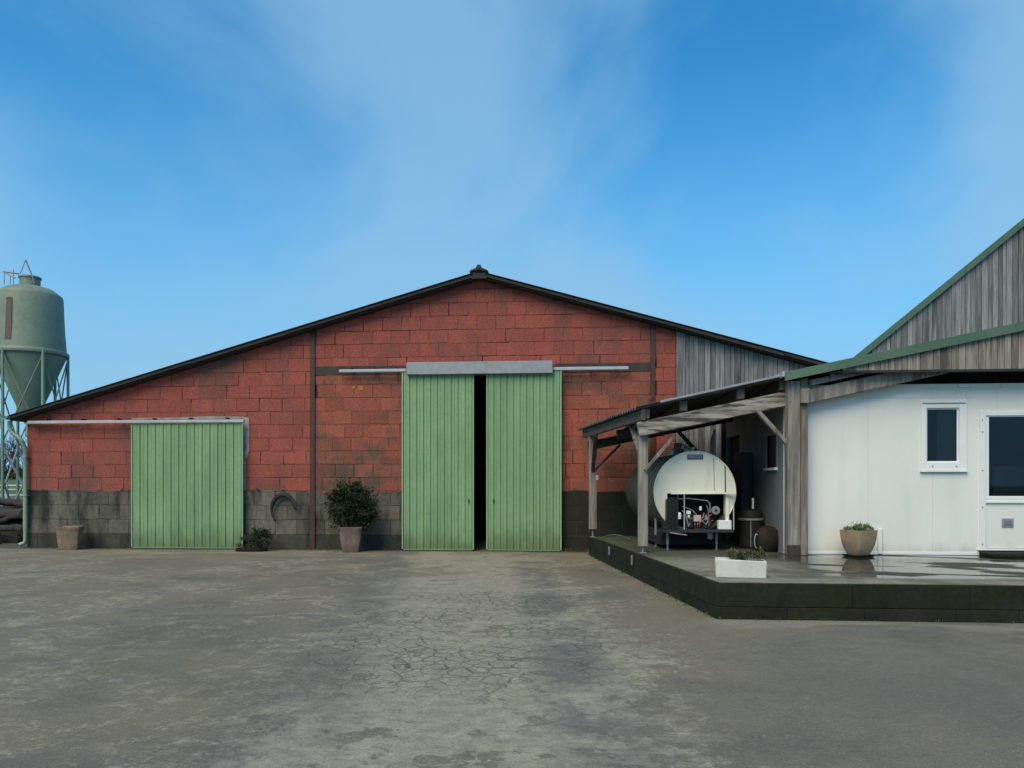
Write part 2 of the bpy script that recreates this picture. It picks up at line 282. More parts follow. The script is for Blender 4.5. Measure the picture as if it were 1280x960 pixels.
# damp slab on top of the platform
g = G('platform_top'); sx = g.n('ShaderNodeSeparateXYZ'); g.L(g.pos, sx.inputs[0]); X, Y = sx.outputs['X'], sx.outputs['Y']
cmb = g.n('ShaderNodeCombineXYZ'); g.L(g.op('ADD', g.op('MULTIPLY', X, .34), g.op('MULTIPLY', Y, -.30)), cmb.inputs[0]); g.L(g.op('ADD', g.op('MULTIPLY', Y, 1.5), g.op('MULTIPLY', X, .55)), cmb.inputs[1]); nA = g.noise(cmb.outputs[0], 1.25, 4, .5, .5); nB = g.noise(g.sc((1,1,1)), 5, 7, .65); nC = g.noise(g.sc((1,1,1)), 70, 3)
wetx = g.rng(X, 2.5, 3.3); wety = g.rng(Y, 8.7, 9.2)
wet = g.op('MULTIPLY', g.op('MULTIPLY', wetx, wety), g.rng(nA, .43, .49))
c = g.mix(g.rng(nB, .35, .65), (.155,.145,.105), (.235,.218,.16))
c = g.mix(g.rng(g.noise(g.sc((1,1,1),(4,4,0)), .8, 5), .48, .62, 0, .8), c, (.075,.082,.035))
c = g.mix(g.op('MULTIPLY', g.op('MULTIPLY', wetx, wety), .92), c, (.020,.020,.017))
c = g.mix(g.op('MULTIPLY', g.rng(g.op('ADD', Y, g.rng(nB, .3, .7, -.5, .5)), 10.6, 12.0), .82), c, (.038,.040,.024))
c = g.scale(c, g.rng(nC, .25, .75, .82, 1.18, False))
rough = g.op('SUBTRACT', g.rng(nB, .2, .8, .72, .92), g.op('MULTIPLY', wet, .78)); rough = g.op('MAXIMUM', rough, .035)
h = g.op('MULTIPLY', g.op('ADD', g.op('MULTIPLY', nB, .5), g.op('MULTIPLY', nC, .25)), g.op('SUBTRACT', 1.03, wet))
g.done(c, rough, h, .006, .6)

# ------------------------------------------------------------------ mesh helpers
def tag(o, label=None, cat=None, group=None, kind=None):
    for k, x in (('label', label), ('category', cat), ('group', group), ('kind', kind)):
        if x: o[k] = x
    return o
def thing(name, label, cat, loc=(0,0,0), rz=0, group=None):
    o = bpy.data.objects.new(name, None); o.empty_display_size = .2; col.objects.link(o); o.location = loc; o.rotation_euler = (0,0,rz)
    return tag(o, label, cat, group)
def world_loc(o):
    v = Vector(o.location)
    while o.parent: o = o.parent; v += Vector(o.location)
    return v
class MB:
    def __init__(s): s.v = []; s.f = []; s.mi = []; s.cur = 0
    def add(s, vs, fs):
        b = len(s.v); s.v += [Vector(x) for x in vs]; s.f += [tuple(i+b for i in f) for f in fs]; s.mi += [s.cur]*len(fs); return s
    def box(s, a, b, ch=0.0):
        (x0,y0,z0), (x1,y1,z1) = a, b
        if ch <= 0:
            return s.add([(x0,y0,z0),(x1,y0,z0),(x1,y1,z0),(x0,y1,z0),(x0,y0,z1),(x1,y0,z1),(x1,y1,z1),(x0,y1,z1)],
                         [(0,3,2,1),(4,5,6,7),(0,1,5,4),(1,2,6,5),(2,3,7,6),(3,0,4,7)])
        return s.cbox(Vector(((x0+x1)/2,(y0+y1)/2,(z0+z1)/2)), Vector((1,0,0)), Vector((0,1,0)), Vector((0,0,1)), abs(x1-x0)/2, abs(y1-y0)/2, abs(z1-z0)/2, ch)
    def cbox(s, c, ex, ey, ez, hx, hy, hz, ch):
        idx = {}; vs = []
        h = (hx,hy,hz); e = (ex,ey,ez)
        for sx_ in (-1,1):
            for sy_ in (-1,1):
                for sz_ in (-1,1):
                    sg = (sx_,sy_,sz_)
                    for k in range(3):
                        p = Vector(c)
                        for q in range(3): p = p + e[q]*(sg[q]*(h[q]-(0 if q == k else ch)))
                        idx[sg+(k,)] = len(vs); vs.append(p)
        fs = []
        for k in range(3):
            a, b = (k+1)%3, (k+2)%3
            for sg in (-1,1):
                q = []
                for (sa, sb) in ((-1,-1),(1,-1),(1,1),(-1,1)):
                    t = [0,0,0]; t[k] = sg; t[a] = sa; t[b] = sb; q.append(idx[tuple(t)+(k,)])
                fs.append(tuple(q if sg > 0 else q[::-1]))
        for k in range(3):                 # edges parallel to axis k
            a, b = (k+1)%3, (k+2)%3
            for sa in (-1,1):
                for sb in (-1,1):
                    lo_ = [0,0,0]; lo_[a] = sa; lo_[b] = sb; hi_ = list(lo_); lo_[k] = -1; hi_[k] = 1
                    q = [idx[tuple(lo_)+(a,)], idx[tuple(hi_)+(a,)], idx[tuple(hi_)+(b,)], idx[tuple(lo_)+(b,)]]
                    fs.append(tuple(q[::-1] if sa*sb > 0 else q))
        for sx_ in (-1,1):
            for sy_ in (-1,1):
                for sz_ in (-1,1):
                    q = [idx[(sx_,sy_,sz_,k)] for k in range(3)]
                    fs.append(tuple(q if sx_*sy_*sz_ > 0 else q[::-1]))
        return s.add(vs, fs)
    def beam(s, p0, p1, wd, ht, up=(0,0,1), ch=.008):
        p0, p1 = Vector(p0), Vector(p1); d = (p1-p0); l = d.length; d.normalize()
        sd_ = d.cross(Vector(up)); sd_.normalize(); u = sd_.cross(d)
        return s.cbox((p0+p1)/2, d, sd_, u, l/2, wd/2, ht/2, ch) if False else s.cbox((p0+p1)/2, d, -sd_, u, l/2, wd/2, ht/2, ch)
    def prism(s, poly, y0, y1):              # polygon in x,z extruded along y
        k = len(poly); vs = [(x,y0,z) for x,z in poly]+[(x,y1,z) for x,z in poly]
        fs = [tuple(range(k)), tuple(range(2*k-1,k-1,-1))]+[(i, i+k, (i+1)%k+k, (i+1)%k) for i in range(k)]
        return s.add(vs, fs)
    def prism_z(s, poly, z0, z1):
        k = len(poly); vs = [(x,y,z0) for x,y in poly]+[(x,y,z1) for x,y in poly]
        fs = [tuple(range(k-1,-1,-1)), tuple(range(k,2*k))]+[(i, (i+1)%k, (i+1)%k+k, i+k) for i in range(k)]
        return s.add(vs, fs)
    def slab(s, poly, y, d, ch):             # chamfered face piece in x,z facing -y; front at y
        k = len(poly); c = Vector((sum(p[0] for p in poly)/k, sum(p[1] for p in poly)/k)); inn = []
        for i in range(k):
            a, b, e = Vector(poly[i-1]), Vector(poly[i]), Vector(poly[(i+1)%k])
            d1 = (b-a).normalized() if (b-a).length > 1e-6 else Vector((1,0)); d2 = (e-b).normalized() if (e-b).length > 1e-6 else Vector((1,0))
            n1_, n2_ = Vector((-d1.y,d1.x)), Vector((-d2.y,d2.x)); nn = n1_+n2_
            nn = nn/max(.35, nn.length_squared/2) ; inn.append(b+nn*ch)
        vs = [(x,y+d,z) for x,z in poly]+[(x,y+ch,z) for x,z in poly]+[(p[0],y,p[1]) for p in inn]
        fs = [tuple(range(2*k,3*k))]
        for i in range(k):
            j = (i+1)%k; fs += [(i, j, j+k, i+k), (i+k, j+k, j+2*k, i+2*k)]
        return s.add(vs, fs)
    def tube(s, pts, r, seg=8, cap=True):
        pts = [Vector(p) for p in pts]; rs = r if isinstance(r, (list,tuple)) else [r]*len(pts); b = len(s.v); vs = []; prev = None
        for i, p in enumerate(pts):
            d = (pts[min(i+1,len(pts)-1)]-pts[max(i-1,0)]).normalized()
            if prev is None: a = d.orthogonal().normalized()
            else: a = (prev-d*prev.dot(d)); a = a.normalized() if a.length > 1e-6 else d.orthogonal().normalized()
            prev = a; q = d.cross(a)
            for k in range(seg):
                t = 2*math.pi*k/seg; vs.append(p+(a*math.cos(t)+q*math.sin(t))*rs[i])
        fs = []
        for i in range(len(pts)-1):
            for k in range(seg):
                fs.append((i*seg+k, i*seg+(k+1)%seg, (i+1)*seg+(k+1)%seg, (i+1)*seg+k))
        if cap: fs += [tuple(range(seg-1,-1,-1)), tuple((len(pts)-1)*seg+k for k in range(seg))]
        return s.add(vs, fs)
    def lathe(s, prof, c=(0,0,0), seg=24, axis='z', rot=0, sq=None):
        """prof: (r, h) list, bottom to top. sq: superellipse power for squarish pots"""
        vs = []; c = Vector(c)
        for r, h in prof:
            for k in range(seg):
                t = 2*math.pi*k/seg; cx_, cy_ = math.cos(t), math.sin(t)
                if sq:
                    f = (abs(cx_)**sq+abs(cy_)**sq)**(-1/sq); cx_, cy_ = cx_*f, cy_*f
                x, y = r*cx_, r*cy_
                if rot: x, y = x*math.cos(rot)-y*math.sin(rot), x*math.sin(rot)+y*math.cos(rot)
                vs.append(c+(Vector((x,y,h)) if axis == 'z' else Vector((x,h,y)) if axis == 'y' else Vector((h,x,y))))
        fl = axis == 'y'; fs = []
        for i in range(len(prof)-1):
            for k in range(seg):
                q = (i*seg+k, i*seg+(k+1)%seg, (i+1)*seg+(k+1)%seg, (i+1)*seg+k); fs.append(q[::-1] if fl else q)
        a = tuple(range(seg-1,-1,-1)); b = tuple((len(prof)-1)*seg+k for k in range(seg)); fs += [a[::-1] if fl else a, b[::-1] if fl else b]
        return s.add(vs, fs)
    def build(s, name, mat, parent=None, local=False, smooth=False, kind=None, label=None, origin=None):
        lo_ = Vector((min(p.x for p in s.v), min(p.y for p in s.v), min(p.z for p in s.v))); hi_ = Vector((max(p.x for p in s.v), max(p.y for p in s.v), max(p.z for p in s.v)))
        o_ = Vector(origin) if origin is not None else (Vector(((lo_.x+hi_.x)/2,(lo_.y+hi_.y)/2,lo_.z)) if parent is None else (lo_+hi_)/2)
        me = bpy.data.meshes.new(name); me.from_pydata([tuple(p-o_) for p in s.v], [], s.f)
        mats = mat if isinstance(mat, (list,tuple)) else [mat]
        for q in mats: me.materials.append(M[q])
        if len(mats) > 1: me.polygons.foreach_set('material_index', s.mi)
        if smooth:
            me.polygons.foreach_set('use_smooth', [True]*len(me.polygons))
            try: me.set_sharp_from_angle(angle=R(38))
            except Exception: pass
        me.update(); ob = bpy.data.objects.new(name, me); col.objects.link(ob)
        if parent is not None:
            ob.parent = parent; ob.location = o_ if local else o_-world_loc(parent)
        else: ob.location = o_
        if kind: ob['kind'] = kind
        if label: ob['label'] = label
        return ob
def copy_part(src, parent, worldpos, rot=None):
    c = src.copy(); col.objects.link(c); c.parent = parent; c.location = Vector(worldpos)-world_loc(parent)
    if rot: c.rotation_euler = rot
    return c
def clip(poly, a, b, c):        # keep a*x+b*z <= c
    out_ = []
    for i in range(len(poly)):
        p, q = poly[i], poly[(i+1)%len(poly)]; dp, dq = a*p[0]+b*p[1]-c, a*q[0]+b*q[1]-c
        if dp <= 0: out_.append(p)
        if dp*dq < 0:
            t = dp/(dp-dq); out_.append((p[0]+(q[0]-p[0])*t, p[1]+(q[1]-p[1])*t))
    return out_
def area(p): return abs(sum(p[i][0]*p[(i+1)%len(p)][1]-p[(i+1)%len(p)][0]*p[i][1] for i in range(len(p))))/2
def corrugated(mb, fn, s0, s1, pitch, amp, th, per=8):
    """fn(s) -> (point at eave, point at top); waves along s, raised by amp in z; a closed thin sheet"""
    nS = max(2, int((s1-s0)/pitch*per)); vs = []; fs = []
    for i in range(nS+1):
        s_ = s0+(s1-s0)*i/nS; a, b = fn(s_); dz = amp*math.cos(2*math.pi*s_/pitch)
        for p in (a, b):
            vs += [(p[0],p[1],p[2]+dz), (p[0],p[1],p[2]+dz-th)]
    for i in range(nS):
        a = i*4; b = a+4
        fs += [(a,b,b+2,a+2), (a+1,a+3,b+3,b+1), (a,a+1,b+1,b), (a+2,b+2,b+3,a+3)]
    fs += [(0,2,3,1), (nS*4, nS*4+1, nS*4+3, nS*4+2)]
    return mb.add(vs, fs)

# ------------------------------------------------------------------ setting: field and yard
def fz(x, y):
    r = max(0, y-27)*.062
    return -.03+min(r, 3.0)+max(0, min(1, (y-30)/60))*.5*math.sin(x*.03+1.2)
xs = [-2500,-900,-400,-200,-120,-80]+list(range(-70,75,5))+[90,140,240,500,1000,2500]; ys = [-2000,-600,-200,-80,-40]+list(range(-25,110,5))+[130,170,240,400,800,1600,3500]
mb = MB(); vs = [(x,y,fz(x,y)) for y in ys for x in xs]; nx = len(xs)
mb.add(vs, [(j*nx+i, j*nx+i+1, (j+1)*nx+i+1, (j+1)*nx+i) for j in range(len(ys)-1) for i in range(nx-1)])
mb.build('field', 'field', kind='structure', smooth=True)
yx = [-24+i*1.0 for i in range(45)]; yy = [-9+i*1.0 for i in range(31)]
mb = MB(); nx = len(yx)
mb.add([(x,y,0.0) for y in yy for x in yx], [(j*nx+i, j*nx+i+1, (j+1)*nx+i+1, (j+1)*nx+i) for j in range(len(yy)-1) for i in range(nx-1)])
mb.build('yard', 'yard', kind='structure')

# platform: slab with block edge
PZ = .40; PC = Vector((1.56, 8.48)); PB = Vector((.34, 16.1))
mb = MB(); mb.prism_z([(PC.x+.03,PC.y+.03),(15,PC.y+.03),(15,17.0),(3.0,17.0),(3.0,16.08),(PB.x+.03,PB.y-.02)], -.02, PZ)
plat = mb.build('platform', 'platform_top', kind='structure', origin=(1.56,8.48,0))
rb = random.Random(3)
def edge_blocks(p0, p1, z0, z1, ln, parent):
    d = (p1-p0); Ltot = d.length; d.normalize(); nrm = Vector((d.y,-d.x)); t = 0
    while t < Ltot-.01:
        l = ln*rb.uniform(.75,1.3); e = min(Ltot, t+l)
        if Ltot-e < .2: e = Ltot
        off = rb.uniform(-.003,.003)
        c_ = p0+d*((t+e)/2)-nrm*(.05+off)
        mb = MB(); mb.cbox(Vector((c_.x,c_.y,(z0+z1)/2)), Vector((d.x,d.y,0)), Vector((-nrm.x,-nrm.y,0)), Vector((0,0,1)), (e-t)/2-.0015, .05, (z1-z0)/2-.0015, .006)
        mb.build('edge_block', 'mossy_concrete', parent); t = e
edge_blocks(PC, Vector((14.9,PC.y)), .0, .135, .85, plat); edge_blocks(PC, Vector((14.9,PC.y)), .135, PZ-.004, 1.25, plat)
edge_blocks(PB, PC, .0, .135, .9, plat); edge_blocks(PB, PC, .135, PZ-.004, 1.3, plat)
for (px, py0, py1, Yp) in ((750.5,684,696,13.9),(781,687,697,12.2)):
    f = (Yp-PC.y)/(PB.y-PC.y); x = PC.x+(PB.x-PC.x)*f
    mb = MB(); mb.box((x-.048,Yp-.010,.20),(x-.018,Yp+.010,.355), .004); mb.build('steel_peg', 'interior_wall', plat)

# ------------------------------------------------------------------ barn
YB = 17.1; AX, AZ, SL = -2.05, 6.17, .283; XL, XR = ax(34, YB), 8.6; YBACK = 38.0; YV = 16.85
barn = thing('barn', 'long red painted block barn with shallow gable roof and grey block base', 'barn', (AX, YB, 0))
def roofz(x): return AZ-SL*abs(x-AX)
WTOP = .11
GB = 1.33                                            # top of the unpainted courses
pL0, pL1 = ax(388, YB), ax(394, YB); pR0, pR1 = ax(813.5, YB), ax(818.5, YB); XC = ax(845, YB)
dO0, dO1 = ax(512, YB), ax(694, YB); dTop = az_(600, 464, YB)
# backing wall (joints), with the door opening left open
def backing(x0, x1, z0, z1, mat):
    poly = clip(clip([(x0,z0),(x1,z0),(x1,z1),(x0,z1)], SL, 1, AZ+SL*AX-WTOP), -SL, 1, AZ-SL*AX-WTOP)
    if len(poly) > 2: MB().prism(poly, YB+.006, YB+.19).build('wall_core', mat, barn)
backing(XL, dO0, 0, GB, 'grey_mortar'); backing(dO1, XC, 0, GB, 'grey_mortar')
backing(XL, dO0, GB, 7, 'red_mortar'); backing(dO1, XC, GB, 7, 'red_mortar'); backing(dO0, dO1, dTop, 7, 'red_mortar')
backing(XC, XR, 0, 7, 'black_lintel')
rk = random.Random(11); variants = {}; nblk = {'painted_block': 0, 'concrete_block': 0}
hidden = [(ax(168,YB), ax(300,YB), 0, az_(240,534,YB)), (dO0, dO1, 0, dTop)]
lint_z0, lint_z1 = az_(450, 468.5, YB), az_(450, 457.5, YB)
def lay(x0, x1, z0, h, ln, name, mat, row, jx=.008, jz=.007, extra=()):
    # free x intervals of this course
    segs = [(x0,x1)]
    for (a,b,c_,d_) in list(hidden)+list(extra):
        if z0+h > c_+.02 and z0 < d_-.05:
            ns = []
            for (p,q) in segs:
                if b <= p or a >= q: ns.append((p,q)); continue
                if a-p > .03: ns.append((p,a))
                if q-b > .03: ns.append((b,q))
            segs = ns
    off = (0 if row % 2 else ln*.5)+rk.uniform(-.05,.05); x = x0-off
    while x < x1:
        l = ln*(1+rk.uniform(-.035,.035)); xa, xb = x+jx/2, x+l-jx/2; x += l
        for (p,q) in segs:
            a, b = max(xa,p+.002), min(xb,q-.002)
            if b-a < .06: continue
            jq = rk.choice((.003,.004,.006,.012)); jj = lambda: rk.uniform(-jq,jq)
            full = abs((b-a)-(xb-xa)) < 1e-4
            poly = [(a,z0+jz/2),(b,z0+jz/2),(b,z0+h-jz/2),(a,z0+h-jz/2)]
            cl = clip(clip(poly, SL, 1, AZ+SL*AX-WTOP), -SL, 1, AZ-SL*AX-WTOP)
            if len(cl) < 3 or area(cl) < .006: continue
            cut = area(cl) < area(poly)-1e-5
            yo = YB+rk.uniform(-.004,.003)
            nblk[name] += 1
            if full and not cut:
                key = (name, mat, ln, rk.randrange(12)); ctr = Vector(((a+b)/2, yo+.02, z0+h/2))
                if key not in variants:
                    hx, hz_ = (ln-jx)/2, (h-jz)/2
                    pl = [(-hx+jj(),-hz_+jj()),(hx+jj(),-hz_+jj()),(hx+jj(),hz_+jj()),(-hx+jj(),hz_+jj())]
                    q_ = MB().slab(pl, -.02, .04, rk.choice((.003,.004,.004,.008)))
                    ob = q_.build(name, mat, barn, origin=(0,0,0)); ob.location = ctr-world_loc(barn); variants[key] = ob
                else: copy_part(variants[key], barn, ctr, (rk.uniform(-.012,.012), rk.uniform(-.012,.012), rk.uniform(-.010,.010)))
            else:
                MB().slab(cl, yo, .04, .005).build(name, mat, barn)
# grey base courses
hg = GB/4
pmat('damp_block', (.034,.035,.027), (.07,.068,.054), 1.6, .9, .004, rnd=.25, bscale=40, c3=(.014,.016,.010), s3=.9, c3lo=.45, c3hi=.58, st3=(1.6,1,.6), fine=.25)
for r in range(4):
    gm = 'damp_block' if r == 0 else 'grey_block'
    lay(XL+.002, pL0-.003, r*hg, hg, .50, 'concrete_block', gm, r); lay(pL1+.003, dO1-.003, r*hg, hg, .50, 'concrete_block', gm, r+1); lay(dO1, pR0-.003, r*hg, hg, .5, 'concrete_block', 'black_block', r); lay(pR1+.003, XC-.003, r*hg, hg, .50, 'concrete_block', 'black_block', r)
hr = .302
lintels = [(pL1, dO0, lint_z0, lint_z1), (dO1, pR0, lint_z0, lint_z1)]
for r in range(17):
    z = GB+r*hr
    if z < roofz(pL0): lay(XL+.002, pL0-.003, z, hr, .53, 'painted_block', 'red_block', r)
    ex = []
    for (a,b,c_,d_) in lintels: pass
    lay(pL1+.003, pR0-.003, z, hr, .432, 'painted_block', 'red_worn' if z < lint_z0-.02 else 'red_block', r)
    lay(pR1+.003, XC-.003, z, hr, .42, 'painted_block', 'red_block', r)
rpn = random.Random(31)
for (xa_, xb_) in ((XL+.02, ax(162,YB)), (ax(313,YB), pL0-.01), (pL1+.01, ax(500,YB)), (ax(705,YB), pR0-.01)):
    x_ = xa_
    while x_ < xb_-.1:
        l_ = min(rpn.uniform(.25,.8), xb_-x_); k_n = max(4, int(l_/.05)); up = rpn.random() < .4
        edge_ = [(x_+l_*i/k_n, GB+(1 if up else -1)*(.006+abs(rpn.gauss(0,.018))+(.05 if rpn.random() < .07 else 0))) for i in range(k_n+1)]
        base_ = [(x_, GB+(-.004 if up else .004)), (x_+l_, GB+(-.004 if up else .004))]
        pl = (base_+edge_[::-1]) if up else (edge_+base_[::-1])
        MB().prism(pl, YB-.0065, YB-.0045).build('bare_patch' if up else 'paint_run', 'grey_block' if up else 'red_block', barn); x_ += l_+rpn.uniform(0,.25)
print('blocks', nblk)
for (a,b,c_,d_) in lintels: MB().box((a+.004,YB-.012,c_),(b-.02,YB+.1,d_), .006).build('lintel', 'black_lintel', barn)
for (a,b) in ((pL0,pL1),(pR0,pR1)):
    zt = roofz((a+b)/2)-WTOP-.01
    q = MB(); q.box((a,YB-.035,.0),(b,YB-.025,zt)); q.box((a+.03,YB-.0252,.0),(b-.03,YB+.05,zt)); q.build('steel_column', 'brown_steel', barn)
# grey vertical cladding right of the blocks
x = XC; rp = random.Random(5)
while x < XR-.02:
    wd = min(rp.choice((.085,.10,.115,.13)), XR-x); yo = YB-.022+rp.uniform(-.006,.006)
    if x == XC: wd = .2; yo = YB-.05
    zt0, zt1 = roofz(x)-WTOP-.005, roofz(x+wd)-WTOP-.005; zt0, zt1 = (min(zt0,zt1),)*2 if x < AX < x+wd else (zt0,zt1)
    MB().slab([(x+.004,.5),(x+wd-.004,.5),(x+wd-.004,zt1),(x+.004,zt0)], yo, .03, .004).build('cladding_plank', 'plank', barn); x += wd
# roof: corrugated sheets, dark verge boards, ridge cap
XEL, XER = -13.02, 8.9
q = MB(); corrugated(q, lambda s_: ((XEL,s_,roofz(XEL)),(AX,s_,AZ)), YV-.06, YBACK+.3, .177, .018, .008, 6); q.build('roof_sheet', 'fibre_cement', barn)
q = MB(); corrugated(q, lambda s_: ((XER,s_,roofz(XER)),(AX,s_,AZ)), YV-.06, YBACK+.3, .177, .018, .008, 6)
q.f = [f[::-1] for f in q.f]; q.build('roof_sheet', 'fibre_cement', barn)
rv = random.Random(4)
for sgn, xe in ((-1,XEL),(1,XER)):
    npc = 5; 
    for i in range(npc):
        xa = AX+(xe-AX)*i/npc; xb = AX+(xe-AX)*(i+1)/npc; g_ = .01*sgn; dd = rv.uniform(-.012,.012)
        za, zb = roofz(xa)-.022+dd*.6, roofz(xb)-.022+dd*.3; th = .055+rv.uniform(-.01,.01)
        if i == npc-1: th = .05 if sgn < 0 else th
        pl = [(xa,za-.055),(xb-g_,zb-th),(xb-g_,zb),(xa,za)]
        if sgn < 0: pl = pl[::-1]
        MB().prism(pl, YV-.03, YV+.015).build('verge_board', 'fascia_dark', barn)
    # boarded soffit between verge and wall
    pl = [(AX,AZ-.105),(xe,roofz(xe)-.105),(xe,roofz(xe)-.08),(AX,AZ-.08)]
    if sgn < 0: pl = pl[::-1]
    MB().prism(pl, YV+.018, YB+.3).build('soffit', 'fascia_dark', barn)
q = MB(); q.prism([(AX-.21,AZ-.02),(AX-.19,AZ+.015),(AX-.07,AZ+.065),(AX-.035,AZ+.135),(AX+.035,AZ+.135),(AX+.07,AZ+.065),(AX+.19,AZ+.015),(AX+.21,AZ-.02),(AX,AZ+.03)][::-1], YV-.09, YBACK+.32); q.build('ridge_cap', 'fascia_dark', barn)
MB().prism([(AX-.17,AZ-.16),(AX+.17,AZ-.16),(AX+.13,AZ-.04),(AX-.13,AZ-.04)], YV-.06, YV-.032).build('ridge_block', 'fascia_dark', barn)
# side and back walls
MB().box((XL,YB+.192,0),(XL+.18,YBACK,roofz(XL)-.05)).build('side_wall', 'grey_block', barn)
MB().box((XR-.15,YB+.192,0),(XR,YBACK,roofz(XR)-.05)).build('side_wall', 'plank', barn)
MB().prism([(XL,0),(XR,0),(XR,roofz(XR)-.06),(AX,AZ-.06),(XL,roofz(XL)-.06)], YBACK+.002, YBACK+.15).build('back_wall', 'grey_block', barn)
# sliding door rails, header box, plaster edge
def rail(px0, px1, py0, py1, yy_, r, name, mat, nbr):
    a, b = at(px0,py0,yy_), at(px1,py1,yy_)
    q = MB(); q.box((a.x,yy_-r,min(a.z,b.z)-r),(b.x,yy_+r,max(a.z,b.z)+r), r*.4); rr = q.build(name, mat, barn)
    for i in range(nbr):
        x_ = a.x+(b.x-a.x)*(i+.5)/nbr; MB().box((x_-.02,yy_-r*.2,a.z+r-.005),(x_+.02,YB-.001,a.z+r+.05), .004).build('rail_bracket', 'brown_steel', rr)
rail(35, 305.5, 528, 526.5, 16.93, .035, 'door_rail', 'galv_light', 6)
rail(424, 508, 464, 463, 16.93, .036, 'door_rail', 'galv_light', 3)
rail(691, 786, 461.5, 460, 16.93, .036, 'door_rail', 'galv_light', 3)
a, b = at(508,453,16.82), at(691,466.5,16.82)
MB().box((a.x,16.80,b.z),(b.x,17.07,a.z), .012).build('track_cover', 'galv', barn)
a, b = at(305,530,YB), at(311.5,612,YB); zz = [at(300,y_,YB).z for y_ in (524,545,566,574,590,613)]
MB().prism([(a.x-.02,zz[5]),(a.x+.05,zz[5]),(a.x+.045,zz[3]),(b.x-.05,zz[3]+.03),(b.x,zz[2]+.05),(b.x+.012,zz[1]),(b.x,zz[0]+.03),(a.x-.02,zz[0]+.05)], YB-.016, YB+.0).build('plaster_patch', 'plaster', barn)
MB().prism([(at(165,1,YB).x,zz[0]+.005),(a.x-.025,zz[0]+.005),(a.x-.025,zz[0]+.055),(a.x-.8,zz[0]+.075),(a.x-1.5,zz[0]+.05),(at(165,1,YB).x,zz[0]+.045)], YB-.017, YB-.001).build('plaster_patch', 'plaster', barn)
for (px, py, rx, rz) in ((451,485,.075,.06),(442.5,484,.035,.045),(440,493.5,.02,.02)):
    p = at(px,py,YB); k = 14
    MB().prism([(p.x+rx*math.cos(t)*random.uniform(.8,1.1), p.z+rz*math.sin(t)*random.uniform(.8,1.1)) for t in [2*math.pi*i/k for i in range(k)]], YB-.012, YB-.003).build('lichen_patch', 'yellow_lichen', barn)
# gutter and downpipe on the left eave
gx = ax(12,16.9); gz = az_(10,522,16.9)
q = MB(); k = 10; pl = [(gx+.085*math.cos(math.pi+math.pi*i/k), gz+.03+.085*math.sin(math.pi+math.pi*i/k)) for i in range(k+1)]+[(gx+.075*math.cos(-math.pi*i/k), gz+.03+.075*math.sin(-math.pi*i/k)) for i in range(k+1)]
q.prism(pl, 16.72, YBACK); q.build('gutter', 'pvc_green', barn)
MB().box((gx+.10,16.9,gz-.04),(XL-.002,YBACK-.1,gz+.05)).build('eave_board', 'fascia_dark', barn)
pp = [at(12,526,16.9), at(12,535,16.9), at(15,541,16.9), at(23,546,16.9), at(27,551,16.9), at(27.8,560,16.9)]; pp[-1].y = 17.0
pp = [pp[0], pp[0].lerp(pp[1],.6)]+pp[1:]+[Vector((pp[-1].x,17.0,z_)) for z_ in (1.6,.9,.4)]
q = MB(); q.tube(pp, .047, 12); dp = q.build('downpipe', 'pvc_green', barn, smooth=True)
q = MB(); q.tube([Vector((pp[-1].x,17.0,.41)), Vector((pp[-1].x,17.0,.17)), Vector((pp[-1].x-.01,16.98,.11)), Vector((pp[-1].x-.10,16.95,.07))], [.042,.042,.045,.05], 12); q.build('downpipe_shoe', 'pvc_green', dp, smooth=True)
for z_ in (2.1, 1.2): MB().box((pp[-1].x-.06,16.945,z_),(pp[-1].x+.057,17.09,z_+.03), .004).build('pipe_clip', 'galv', dp)

# ------------------------------------------------------------------ sliding doors
def sliding_door(name, label, cat, px0, px1, pyt, pyb, yd, nrib, handle, group=None):
    x0, x1 = ax(px0,yd), ax(px1,yd); z1 = az_((px0+px1)/2, pyt, yd); z0 = .03
    d = thing(name, label, cat, ((x0+x1)/2, yd, 0), 0, group); wd = (x1-x0-.06)/nrib; h = z1-z0; src = None
    for i in range(nrib):
        xc = x0+.03+wd*(i+.5)
        if src is None:
            r_ = wd/2; prof = [(-r_+.001,.020),(-r_+.009,.020),(-r_+.020,0),(-.02,0),(-.010,.006),(.010,.006),(.02,0),(r_-.020,0),(r_-.009,.020),(r_-.001,.020)]
            k = len(prof); vs = [(x_,y_,z_) for z_ in (-h/2,h/2) for x_,y_ in prof]+[(x_,.0235,z_) for z_ in (-h/2,h/2) for x_ in (-r_+.001,r_-.001)]
            fs = [(j,j+1,j+1+k,j+k) for j in range(k-1)]+[(2*k+1,2*k,2*k+2,2*k+3)]
            q = MB().add(vs, fs); src = q.build('panel', 'green_sheet', d, origin=(0,0,0)); src.location = Vector((xc,yd-.012,z0+h/2))-world_loc(d)
        else: copy_part(src, d, (xc,yd-.012+rk.uniform(-.0015,.0015),z0+h/2))
    for (a,b) in ((x0,x0+.029),(x1-.029,x1)): MB().box((a,yd-.026,z0),(b,yd+.03,z1), .004).build('edge_stile', 'green_edge', d)
    MB().box((x0+.03,yd-.016,z0-.012),(x1-.03,yd+.03,z0-.001)).build('bottom_rail', 'green_edge', d)
    for z_ in (z0+.15, (z0+z1)/2, z1-.15): MB().box((x0+.031,yd+.0115,z_-.04),(x1-.031,yd+.05,z_+.04)).build('cross_bar', 'galv', d)
    if handle:
        p = at(handle[0], handle[1], yd); MB().box((p.x-.014,yd-.035,p.z-.045),(p.x+.014,yd-.0125,p.z+.045), .004).build('handle', 'dark_green', d)
    for i in (0.2,0.8):
        x_ = x0+(x1-x0)*i; MB().box((x_-.03,yd-.005,z1-.05),(x_+.03,yd+.028,z1+.035)).build('hanger', 'galv', d)
    return d
